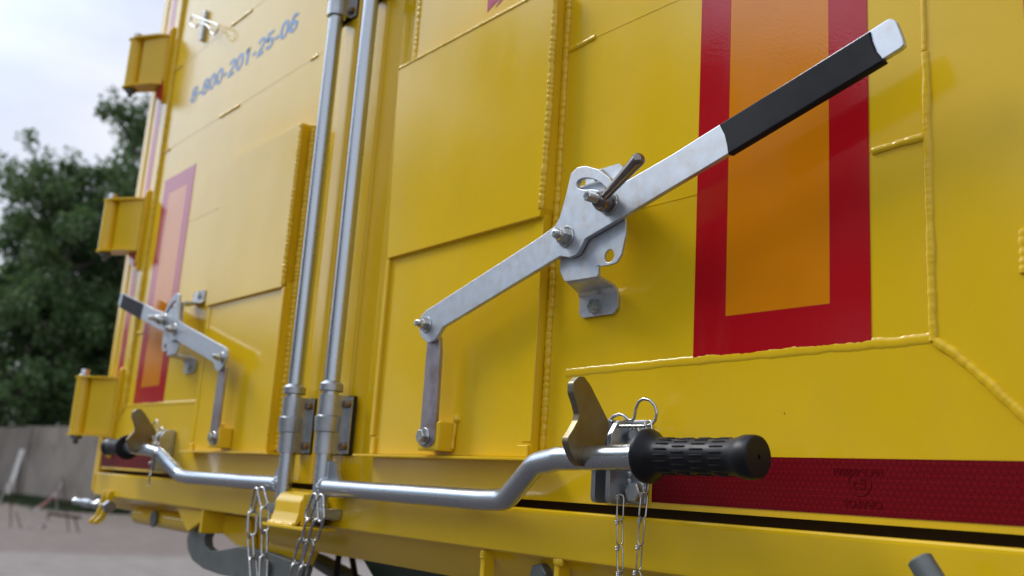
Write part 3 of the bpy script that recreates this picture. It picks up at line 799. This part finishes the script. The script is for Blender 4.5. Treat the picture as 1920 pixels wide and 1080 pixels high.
b = bmesh.new()
plate(b, xz([(452, 972), (662, 1008), (588, 1028), (560, 1090), (540, 1150), (500, 1150), (470, 1052), (458, 1000)], 0.05), [], 0.05, 0.014, 0.002, 0.004)
part('subframe', b, M_YEL, cont)
hk = [(378, 973), (360, 985), (350, 1008), (351, 1030), (360, 1050), (380, 1066), (410, 1077), (445, 1083), (500, 1086), (560, 1096), (570, 1060), (500, 1035), (448, 1025), (412, 1032), (394, 1033), (384, 1024), (382, 1010), (388, 998)]
b = bmesh.new(); plate(b, xz(hk, 0.012), [], 0.012, 0.018, 0.0012, 0.006); hook = part('hook', b, M_HOOK, cont)
q = P(500, 1066, 0.010); b = bmesh.new(); cyl(b, (q.x, 0.012, q.z), (0, -1, 0), 0.014, 0.006); part('hook_pivot', b, M_HOOK, hook)
b = bmesh.new()
q = P(905, 1045, -0.004); box(b, q.x - 0.004, q.x + 0.004, -0.004, 0.012, -0.112, -0.0700, 0.001); bead(b, [(q.x, -0.005, -0.0705), (q.x, -0.005, -0.080)], 0.004); part('rib', b, M_YEL, cont); b = bmesh.new()
q2 = P(1046, 1060, -0.004); box(b, q2.x - 0.004, q2.x + 0.004, -0.006, 0.012, -0.115, -0.0700, 0.001); bead(b, [(q2.x - 0.004, -0.006, -0.071), (q2.x + 0.012, -0.008, -0.071)], 0.0045)
part('rib', b, M_YEL, cont)
q = P(1012, 1070, 0.004); b = bmesh.new(); hexa(b, (q.x, 0.0118, q.z - 0.006), (0, -1, 0), 0.026, 0.012, 0.5); part('sill_bolt', b, M_HOOK, cont)
b = bmesh.new(); a_, c_ = P(1723, 1047, -0.060), P(1768, 1120, -0.060); lathe(b, a_, (c_ - a_), [(0, 0.0078), (0.0012, 0.0094), (0.07, 0.0094)], 28); part('support_pin', b, M_HOOK, cont)
b = bmesh.new(); plate(b, xz([(668, 1030), (920, 1078), (940, 1200), (740, 1200), (700, 1085)], 0.10), [], 0.10, 0.12, 0.003, 0.004); part('green_beam', b, M_GREEN, cont)

# ------------------------------------------------------------------ chains, clips, hose: loose things of their own
def link_me(L, W, r, knots, name, seg=8):
    b = bmesh.new(); n = 10; h = L / 2 - W / 2; pts = []
    for k in range(n + 1): a = PI * k / n; pts.append(Vector((math.cos(a) * (W / 2 - r), 0, h + math.sin(a) * (W / 2 - r))))
    for k in range(n + 1): a = PI + PI * k / n; pts.append(Vector((math.cos(a) * (W / 2 - r), 0, -h + math.sin(a) * (W / 2 - r))))
    tube(b, pts, r, seg, closed=True)
    if knots:
        for zz in (L * 0.36,):
            for dz in (-0.0012, 0.0003, 0.0018):
                tube(b, [Vector((-(W / 2 - r) + math.cos(t) * r * 2.1, math.sin(t) * r * 2.1, zz + dz)) for t in [2 * PI * k / 10 for k in range(10)]], r * 0.8, 6, closed=True)
    else:
        bmesh.ops.create_icosphere(b, subdivisions=1, radius=r * 1.25, matrix=Matrix.Translation((W / 2 - r, 0, 0.1 * h)))
    return finish(b, name, M_WIRE, 60)

def chain(name, label, group, curves, L, W, r, knots, top_scale=None):
    root = thing(name, label, 'chain', Vector((curves[0][0])) + Vector((0, 0, Z0)), group)
    me = link_me(L, W, r, knots, 'link'); first = True
    pitch = L - 2.3 * r
    for ci, pts in enumerate(curves):
        pts = [Vector(p) for p in pts]; seg = []; acc = 0
        dense = []
        for a, c in zip(pts, pts[1:]):
            n = max(2, int((c - a).length / 0.001))
            dense += [a.lerp(c, k / n) for k in range(n)]
        dense.append(pts[-1])
        cum = [0]
        for a, c in zip(dense, dense[1:]): cum.append(cum[-1] + (c - a).length)
        s = pitch / 2; i = 0; j = 0
        while s + pitch / 2 < cum[-1]:
            def at(u):
                k = min(range(len(cum)), key=lambda q: abs(cum[q] - u)); return dense[k]
            p = at(s); d = (at(s + pitch * 0.45) - at(s - pitch * 0.45)).normalized()
            up = -d; n = Vector((0.25, 1, 0)) ; n = (n - up * n.dot(up)).normalized(); sd = n.cross(up)
            M3 = Matrix((sd, n, up)).transposed().to_4x4()
            M3 = M3 @ Matrix.Rotation((PI / 2 if i % 2 else 0) + random.uniform(-0.3, 0.3) + 0.3, 4, 'Z')
            M3.translation = p
            o = link(bpy.data.objects.new('link', me)); o.parent = root
            M3.translation = p + Vector((0, 0, Z0)) - root.location
            o.matrix_local = M3
            s += pitch; i += 1
    return root

def rclip(name, label, pts, r, loc):
    root = None
    b = bmesh.new(); tube(b, pts, r, 12)
    me = finish(b, name, M_WIRE, 60)
    me.transform(Matrix.Translation((0, 0, Z0) - Vector(loc)) if False else Matrix.Translation(Vector((0, 0, Z0)) - Vector(loc)))
    o = link(bpy.data.objects.new(name, me)); o.location = loc
    o['label'] = label; o['category'] = 'clip'
    return o

cp = [(420, 430), (405, 418), (395, 420), (430, 385), (470, 372), (505, 385), (540, 415), (562, 420), (578, 395), (588, 330), (610, 280), (645, 260), (690, 272), (725, 310), (740, 360), (730, 415), (700, 448), (660, 460), (600, 460), (470, 460)]
clip_pts = [P(*zk(*p), -0.024) for p in cp]
clip_pts = fillet([Vector(p) for p in clip_pts], 0.006, closed=False, n=4)
clp = rclip('r_clip', 'bent wire clip on the keeper next to the large black rubber grip', clip_pts, 0.0017, P(1190, 800, -0.024) + Vector((0, 0, Z0)))
clp['group'] = 'wire clips on the door hardware'
mp = [MIR @ p for p in clip_pts]
c2 = rclip('r_clip', 'small blurred wire clip on the keeper at the far left crank handle', mp, 0.0017, MIR @ P(1190, 800, -0.024) + Vector((0, 0, Z0)))
c2['group'] = 'wire clips on the door hardware'
z7 = lambda a, c: (280 + a / 3.376, c / 3.376)
up = [(362, 132), (300, 108), (275, 98), (264, 112), (262, 145), (275, 168), (292, 175), (304, 160), (312, 148), (335, 147), (362, 158), (384, 180), (390, 205), (405, 220), (422, 215), (436, 185), (434, 160), (410, 147), (362, 132)]
c3 = rclip('r_clip', 'wire clip threaded through a tab above the blue phone number', fillet([P(*z7(*p), -0.022) for p in up], 0.008, closed=False, n=4), 0.0018, P(383, 45, -0.022) + Vector((0, 0, Z0)))
c3.data.materials[0] = M_CAST
c3['group'] = 'wire clips on the door hardware'

a1 = [P(1216, 790, -0.024), P(1219, 830, -0.030), P(1212, 905, -0.030), P(1206, 950, -0.034), P(1196, 1080, -0.034), P(1188, 1150, -0.034), P(1180, 1190, -0.034)]
a1b = [P(1164, 928, -0.036), P(1162, 985, -0.036), P(1163, 1080, -0.036), P(1168, 1150, -0.035), P(1179, 1192, -0.034)]
chain('thin_chain', 'thin twisted wire chain hanging in a loop below the large black rubber grip', 'thin safety chains on the wire clips', [a1, a1b], 0.0270, 0.0098, 0.0009, True)
a2 = [MIR @ P(1216, 795, -0.028), P(296, 835, -0.07), P(287, 858, -0.066), P(283, 880, -0.062), P(277, 922, -0.060)]
chain('thin_chain', 'short thin chain dangling over the crank handle at the far left', 'thin safety chains on the wire clips', [a2], 0.0270, 0.0098, 0.0009, True)
t1 = [P(482, 916, -0.052), P(474, 950, -0.052), P(473, 985, -0.052), P(470, 1020, -0.052), P(475, 1060, -0.052), P(478, 1140, -0.052)]
t2 = [P(488, 916, -0.050), P(497, 950, -0.050), P(496, 985, -0.050), P(496, 1020, -0.050), P(494, 1060, -0.050), P(492, 1140, -0.050)]
chain('steel_chain', 'doubled steel link chain hanging straight down below the left crank tube', 'doubled chains at the lock rod feet', [t1, t2], 0.0430, 0.0180, 0.00215, False)
t3 = [P(594, 930, -0.066), P(578, 960, -0.068), P(580, 985, -0.066), P(566, 1020, -0.064), P(555, 1060, -0.062), P(545, 1110, -0.062)]
t4 = [P(598, 932, -0.062), P(603, 962, -0.064), P(595, 985, -0.062), P(583, 1020, -0.060), P(571, 1060, -0.060), P(560, 1110, -0.060)]
chain('steel_chain', 'doubled steel link chain slanting over the small yellow keeper on the sill', 'doubled chains at the lock rod feet', [t3, t4], 0.0430, 0.0180, 0.00215, False)

# hose with a carrying buckle seen in the gap below the sill
root = thing('hose', 'dark cable hose with a black square buckle under the yellow sill', 'hose', P(620, 1070, 0.25) + Vector((0, 0, Z0)))
b = bmesh.new(); tube(b, [P(575, 1040, 0.2), P(605, 1056, 0.22), P(650, 1082, 0.25), P(700, 1120, 0.3)], [0.012, 0.016, 0.018, 0.018], 14); part('hose_body', b, M_HOOK, root)
b = bmesh.new(); tube(b, fillet([P(629, 1088, 0.22), P(636, 1037, 0.22), P(659, 1038, 0.22), P(668, 1092, 0.22)], 0.006, closed=False), 0.0060, 10); part('buckle', b, M_BLK, root)

# ------------------------------------------------------------------ the yard: ground, wall, board, tape
M_GND = mat('dusty_ground', (0.2, 0.18, 0.17), 0.9)
def ground_mat():
    m = M_GND; L = m.node_tree.links; b = m.node_tree.nodes['Principled BSDF']
    t = nd(m, 'ShaderNodeTexCoord'); d = nd(m, 'ShaderNodeVectorMath'); d.operation = 'DOT_PRODUCT'
    hv = Vector((ray(100, 850).x, ray(100, 850).y, 0)).normalized(); d.inputs[1].default_value = hv
    L.new(t.outputs['Object'], d.inputs[0])
    n = noise_node(m, 0.35, 5); n2 = noise_node(m, 2.2, 6, 0.65)
    ad = nd(m, 'ShaderNodeMath'); ad.operation = 'MULTIPLY_ADD'; L.new(n.outputs['Fac'], ad.inputs[0]); ad.inputs[1].default_value = 2.2; L.new(d.outputs['Value'], ad.inputs[2])
    mr = nd(m, 'ShaderNodeMapRange'); mr.inputs['From Min'].default_value = 8; mr.inputs['From Max'].default_value = 30; L.new(ad.outputs[0], mr.inputs['Value'])
    r = nd(m, 'ShaderNodeValToRGB'); cr = r.color_ramp
    st = [(0.0, (0.092, 0.078, 0.076)), (0.30, (0.105, 0.090, 0.086)), (0.335, (0.23, 0.20, 0.182)), (0.50, (0.245, 0.212, 0.190)), (0.56, (0.175, 0.133, 0.112)), (0.85, (0.185, 0.142, 0.120)), (1.0, (0.16, 0.125, 0.10))]
    while len(cr.elements) < len(st): cr.elements.new(0.5)
    for e, (p, c) in zip(cr.elements, st): e.position = p; e.color = (*c, 1)
    L.new(mr.outputs['Result'], r.inputs['Fac'])
    mx = nd(m, 'ShaderNodeMixRGB'); mx.blend_type = 'MULTIPLY'; mx.inputs['Fac'].default_value = 0.6
    r2 = nd(m, 'ShaderNodeValToRGB'); r2.color_ramp.elements[0].position = 0.3; r2.color_ramp.elements[0].color = (0.6, 0.6, 0.6, 1); r2.color_ramp.elements[1].position = 0.7; r2.color_ramp.elements[1].color = (1.2, 1.2, 1.2, 1)
    L.new(n2.outputs['Fac'], r2.inputs['Fac']); L.new(r.outputs['Color'], mx.inputs['Color1']); L.new(r2.outputs['Color'], mx.inputs['Color2'])
    L.new(mx.outputs['Color'], b.inputs['Base Color'])
ground_mat()
b = bmesh.new(); g = 400
vs = [b.verts.new((x, y, 0)) for x, y in ((-g, -g), (g, -g), (g, g), (-g, g))]; b.faces.new(vs)
gr = link(bpy.data.objects.new('ground', finish(b, 'ground', M_GND))); gr['kind'] = 'structure'

wa, wb_ = gnd(0, 931), gnd(160, 953)
wd = (wb_ - wa); wd.z = 0; wd.normalize()
wn_ = Vector((-wd.y, wd.x, 0))
if wn_.dot(wa - Vector((0, -DC, 0))) < 0: wn_ = -wn_
dist0 = (wa - Vector((0, -DC, 0))).length
dtop = ray(0, 798); tw = Vector((wa.x, wa.y + DC, 0)).length / Vector((dtop.x, dtop.y, 0)).length
HW = Z0 + dtop.z * tw
M_CONC = mat('stained_concrete', (0.2, 0.19, 0.18), 0.9)
color_noise(M_CONC, [(0.3, (0.14, 0.118, 0.098)), (0.5, (0.235, 0.203, 0.172)), (0.72, (0.29, 0.25, 0.213))], 0.55, 7, 0.62); bump(M_CONC, [(30, 0.4, 5)], 0.01)
wm = Matrix((wd, wn_, Vector((0, 0, 1)))).transposed().to_4x4(); wm.translation = wa
wall = thing('concrete_wall', 'low grey concrete panel wall with dark joints below the trees', 'wall', wa, local=False)
u_post = (gnd(42, 936) - wa).dot(wd)
PW = 7.0
for k in range(-4, 6):
    b = bmesh.new(); u0 = u_post + k * PW + 0.28; box(b, u0, u0 + PW - 0.56, 0, 0.14, -0.05, HW + 0.03 * math.sin(k * 2.1), 0.015, 1, wm)
    part('panel', b, M_CONC, wall)
    b = bmesh.new(); up0 = u_post + k * PW; box(b, up0 - 0.27, up0 + 0.27, -0.05, 0.2, -0.05, HW + 0.02, 0.02, 1, wm); part('pillar', b, M_CONC, wall)
M_BOARD = mat('weathered_white', (0.6, 0.58, 0.54), 0.8); color_noise(M_BOARD, [(0.3, (0.42, 0.36, 0.28)), (0.55, (0.6, 0.6, 0.58))], 2.0, 4)
b = bmesh.new()
ba, bt = gnd(30, 938), None
ub = (gnd(28, 935) - wa).dot(wd)
mb = wm @ Matrix.Translation((ub, -0.34, 0.0)) @ Matrix.Rotation(R(-9), 4, 'X') @ Matrix.Rotation(R(-1.5), 4, 'Y')
box(b, -0.24, 0.24, -0.02, 0.02, 0.0, 2.0, 0.01, 1, mb)
bo = link(bpy.data.objects.new('board', finish(b, 'board', M_BOARD))); bo['label'] = 'weathered white board leaning upright on the concrete wall'; bo['category'] = 'board'

# grass at the foot of the wall
M_GRASS = mat('grass', (0.03, 0.06, 0.015), 0.8); color_noise(M_GRASS, [(0.3, (0.018, 0.035, 0.010)), (0.7, (0.05, 0.085, 0.022))], 3, 3)
b = bmesh.new()
for i in range(14000):
    u = random.uniform(-6, 12); v = -abs(random.gauss(0, 0.9)) - 0.02; h = random.uniform(0.08, 0.30) * max(0.25, 1 + v * 0.35)
    p = wm @ Vector((u, v, 0)); a = random.uniform(0, PI); d = Vector((math.cos(a), math.sin(a), 0)) * 0.03; ln = Vector((random.uniform(-.06, .06), random.uniform(-.06, .06), h))
    f = [b.verts.new(p - d), b.verts.new(p + d), b.verts.new(p + ln)]; b.faces.new(f)
gs = link(bpy.data.objects.new('grass', finish(b, 'grass', M_GRASS))); gs['kind'] = 'stuff'; gs['label'] = 'narrow strip of grass along the wall foot'; gs['category'] = 'grass'

# red and white barrier tape with rusty pegs
M_TAPE = mat('barrier_tape_film', (0.6, 0.5, 0.5), 0.5)
color_noise(M_TAPE, [(0.50, (0.62, 0.56, 0.57)), (0.58, (0.50, 0.24, 0.24))], 3.2, 1)
def on(px, py, d): return far(px, py, d)
b = bmesh.new()
for pth in ([(-20, 955), (0, 938), (12, 912), (20, 900)], [(118, 902), (105, 925), (85, 943), (66, 955), (56, 975), (44, 1000), (20, 1002), (-15, 1001)], [(44, 995), (70, 985), (95, 975)], [(105, 925), (106, 955)]):
    pp = fillet([on(x, y, 22) for x, y in pth], 0.15, closed=False)
    T, N = frames(pp)
    prev = None
    for i, p in enumerate(pp):
        w = Vector((0, 0, 0.042)) + wd * 0.012 * math.sin(i)
        cur = (b.verts.new(p - w), b.verts.new(p + w))
        if prev: b.faces.new((prev[0], cur[0], cur[1], prev[1]))
        prev = cur
tp = link(bpy.data.objects.new('barrier_tape', finish(b, 'barrier_tape', M_TAPE))); tp['label'] = 'slack red and white barrier tape strung above the dusty ground'; tp['category'] = 'barrier tape'
M_RUST = mat('rusty_steel', (0.07, 0.032, 0.02), 0.85)
tr = thing('trestle', 'low rusty steel trestle standing behind the slack barrier tape', 'trestle', on(115, 990, 22.2), local=False)
b = bmesh.new(); tube(b, [on(90, 963, 22.2), on(152, 971, 22.2)], 0.032, 8); part('crossbar', b, M_RUST, tr)
for x0, x1 in ((92, 80), (140, 147)):
    b = bmesh.new(); p0, g1 = on(x0, 964 + (x0 - 92) * 0.13, 22.2), on(x1, 996, 22.2); g1.z = 0; tube(b, [p0, g1], 0.018, 8); part('leg', b, M_RUST, tr)
for i, (x0, y0, x1) in enumerate(((118, 897, 130), (20, 905, 20), (30, 960, 40))):
    pk = on(x0, y0, 22); g1 = on(x1, 990, 22); g1.z = 0
    b = bmesh.new(); tube(b, [p - pk for p in (pk, g1)], 0.013, 8)
    o = link(bpy.data.objects.new('peg', finish(b, 'peg', M_RUST))); o.location = pk
    o['label'] = ['rusty peg holding the highest point of the barrier tape', 'rusty peg at the picture edge in front of the white board', 'short rusty peg standing under the slack tape'][i]; o['category'] = 'peg'; o['group'] = 'pegs of the barrier tape'

# ------------------------------------------------------------------ trees
def leaf_mat(name, c0, c1):
    m = mat(name, c0, 0.55)
    n = nd(m, 'ShaderNodeNewGeometry'); r = nd(m, 'ShaderNodeValToRGB')
    r.color_ramp.elements[0].color = (*c0, 1); r.color_ramp.elements[1].color = (*c1, 1)
    L = m.node_tree.links; L.new(n.outputs['Random Per Island'], r.inputs['Fac']); b = m.node_tree.nodes['Principled BSDF']; L.new(r.outputs['Color'], b.inputs['Base Color'])
    tr = nd(m, 'ShaderNodeBsdfTranslucent'); L.new(r.outputs['Color'], tr.inputs['Color'])
    mx = nd(m, 'ShaderNodeMixShader'); mx.inputs['Fac'].default_value = 0.42
    L.new(b.outputs[0], mx.inputs[1]); L.new(tr.outputs[0], mx.inputs[2]); L.new(mx.outputs[0], m.node_tree.nodes['Material Output'].inputs['Surface'])
    return m
M_LEAF = leaf_mat('leaf', (0.060, 0.112, 0.036), (0.17, 0.26, 0.09))
M_LEAF2 = leaf_mat('leaf_dark', (0.040, 0.086, 0.026), (0.115, 0.19, 0.062))
M_BARK = mat('bark', (0.09, 0.075, 0.06), 0.9); color_noise(M_BARK, [(0.4, (0.05, 0.04, 0.03)), (0.6, (0.14, 0.12, 0.10))], 4, 5)

def tree_meshes(seed, H, wid, nleaf, lmat, ls=0.13):
    rnd = random.Random(seed); tb = bmesh.new(); lf = bmesh.new()
    trunk = [Vector((rnd.uniform(-.1, .1) * i, rnd.uniform(-.1, .1) * i, H * 0.92 * i / 6)) for i in range(7)]
    tube(tb, trunk, [0.17 * (1 - 0.9 * i / 6) * H / 9 for i in range(7)], 9)
    tips = []
    nb = int(34 * H / 9)
    for k in range(nb):
        t = rnd.uniform(0.12, 0.98); z = H * 0.92 * t; base = trunk[min(5, int(t * 6))].lerp(trunk[min(6, int(t * 6) + 1)], t * 6 - int(t * 6))
        a = rnd.uniform(0, 2 * PI); reach = wid * (0.35 + 0.65 * math.sin(PI * min(1, 0.18 + t * 0.86)) ** 0.8) * rnd.uniform(0.55, 1.1)
        e = base + Vector((math.cos(a) * reach, math.sin(a) * reach, reach * rnd.uniform(0.25, 0.85)))
        e.z = min(e.z, H * 1.0)
        mid = base.lerp(e, 0.5) + Vector((0, 0, 0.12 * reach))
        tube(tb, [base, mid, e], [0.045, 0.03, 0.008], 5)
        for q in range(7):
            u = rnd.uniform(0.35, 1.08); c = base.lerp(mid, u * 2) if u < .5 else mid.lerp(e, u * 2 - 1)
            tips.append((c + Vector((rnd.gauss(0, .20), rnd.gauss(0, .20), rnd.gauss(0, .18))), rnd.uniform(0.16, 0.42)))
    tips += [(trunk[-1] + Vector((rnd.gauss(0, .18), rnd.gauss(0, .18), rnd.uniform(-.6, .7))), 0.28) for _ in range(8)]
    per = max(1, nleaf // len(tips))
    for c, rad in tips:
        for _ in range(per):
            d = Vector((rnd.gauss(0, 1), rnd.gauss(0, 1), rnd.gauss(0, 1))); d = d.normalized() * rad * rnd.random() ** 0.45; d.z *= 1.15
            p = c + d; n = Vector((rnd.gauss(0, 1), rnd.gauss(0, 1), rnd.gauss(0, 1))).normalized(); t1 = n.orthogonal().normalized(); t2 = n.cross(t1); s = ls * rnd.uniform(0.6, 1.2)
            lf.faces.new([lf.verts.new(p + t1 * s * 0.5), lf.verts.new(p + t2 * s * 0.32), lf.verts.new(p - t1 * s * 0.5), lf.verts.new(p - t2 * s * 0.32)])
    me_l = bpy.data.meshes.new('crown'); lf.to_mesh(me_l); lf.free(); me_l.materials.append(lmat)
    return finish(tb, 'trunk', M_BARK), me_l
kinds = [tree_meshes(11, 9.0, 2.3, 15000, M_LEAF), tree_meshes(23, 9.0, 2.9, 17000, M_LEAF2), tree_meshes(37, 4.2, 2.2, 12000, M_LEAF2)]
def tree(kind, pos, scale, rot, label, group='trees beyond the wall'):
    tm, lm = kinds[kind]
    root = thing('tree', label, 'tree', pos, group, local=False); root.scale = scale; root.rotation_euler = (0, 0, rot)
    for n, me in (('trunk', tm), ('crown', lm)): o = link(bpy.data.objects.new(n, me)); o.parent = root
def tree_at(px, top, dist, kind, rot, label, sw=1.0):
    base = far(px, 830, dist); base.z = 0
    h = far(px, top, dist).z; H = 8.8 if kind < 2 else 4.4
    s = h / H; tree(kind, base, (s * sw, s * sw, s), rot, label)
tree_at(66, 238, 48.0, 0, 0.4, 'pale thin crowned tree left of the tallest tree, sky showing through')
tree_at(188, 176, 51.0, 1, 1.9, 'tallest dark tree, its ragged crown reaching beside the top hinges', 1.12)
tree_at(250, 172, 54.0, 1, 5.2, 'thin topped tree just behind the yellow door edge', 1.1)
tree_at(330, 150, 56.0, 1, 4.0, 'dark tree mostly hidden behind the yellow container')
tree_at(-14, 330, 50.0, 1, 3.0, 'dark tree cut off by the left picture edge')
tree_at(136, 300, 55.0, 1, 2.4, 'mid height tree standing in the dip between the two tallest crowns', 1.2)
tree_at(20, 520, 45.0, 2, 0.9, 'low dense bush above the white board', 1.0)
tree_at(110, 560, 44.5, 2, 2.2, 'low dense bush right of the white board behind the wall', 1.1)
tree_at(195, 540, 46.0, 2, 5.0, 'low dense bush touching the lowest yellow hinge', 1.1)
# trees on the viewer's side of the yard: they show as reflections in the paint
def front(az, dist, h, kind, rot, sw=1.15):
    a = R(az); H = 8.8 if kind < 2 else 4.4
    tree(kind, Vector((math.cos(a) * dist - 0.8, math.sin(a) * dist, 0)), (h / H * sw, h / H * sw, h / H), rot, 'green tree across the yard mirrored in the yellow paint', 'trees across the yard')
low = [(181 + 2.9 * i, 35 + 3 * ((i * 7) % 3), 6.9 + 0.5 * ((i * 5) % 3), 1 if i % 3 else 0) for i in range(10)]
for i, (az, d, h, k) in enumerate(low + [(217, 28, 16.0, 1), (220.5, 27, 15.0, 1), (225, 22, 14.0, 1), (229, 21, 13.2, 1), (233, 21, 13.0, 1), (237, 22, 12.4, 1), (242, 23, 11.4, 1), (247, 24, 10.0, 1), (253, 25, 9.6, 1), (260, 26, 9.2, 0), (267, 28, 9.2, 1), (276, 30, 9.0, 1), (286, 32, 9.0, 1)]):
    front(az, d, h, k, i * 1.3)
front(213.8, 34, 20.0, 1, 0.3, 0.62)
front(216.5, 32, 19.0, 1, 2.3, 0.62)
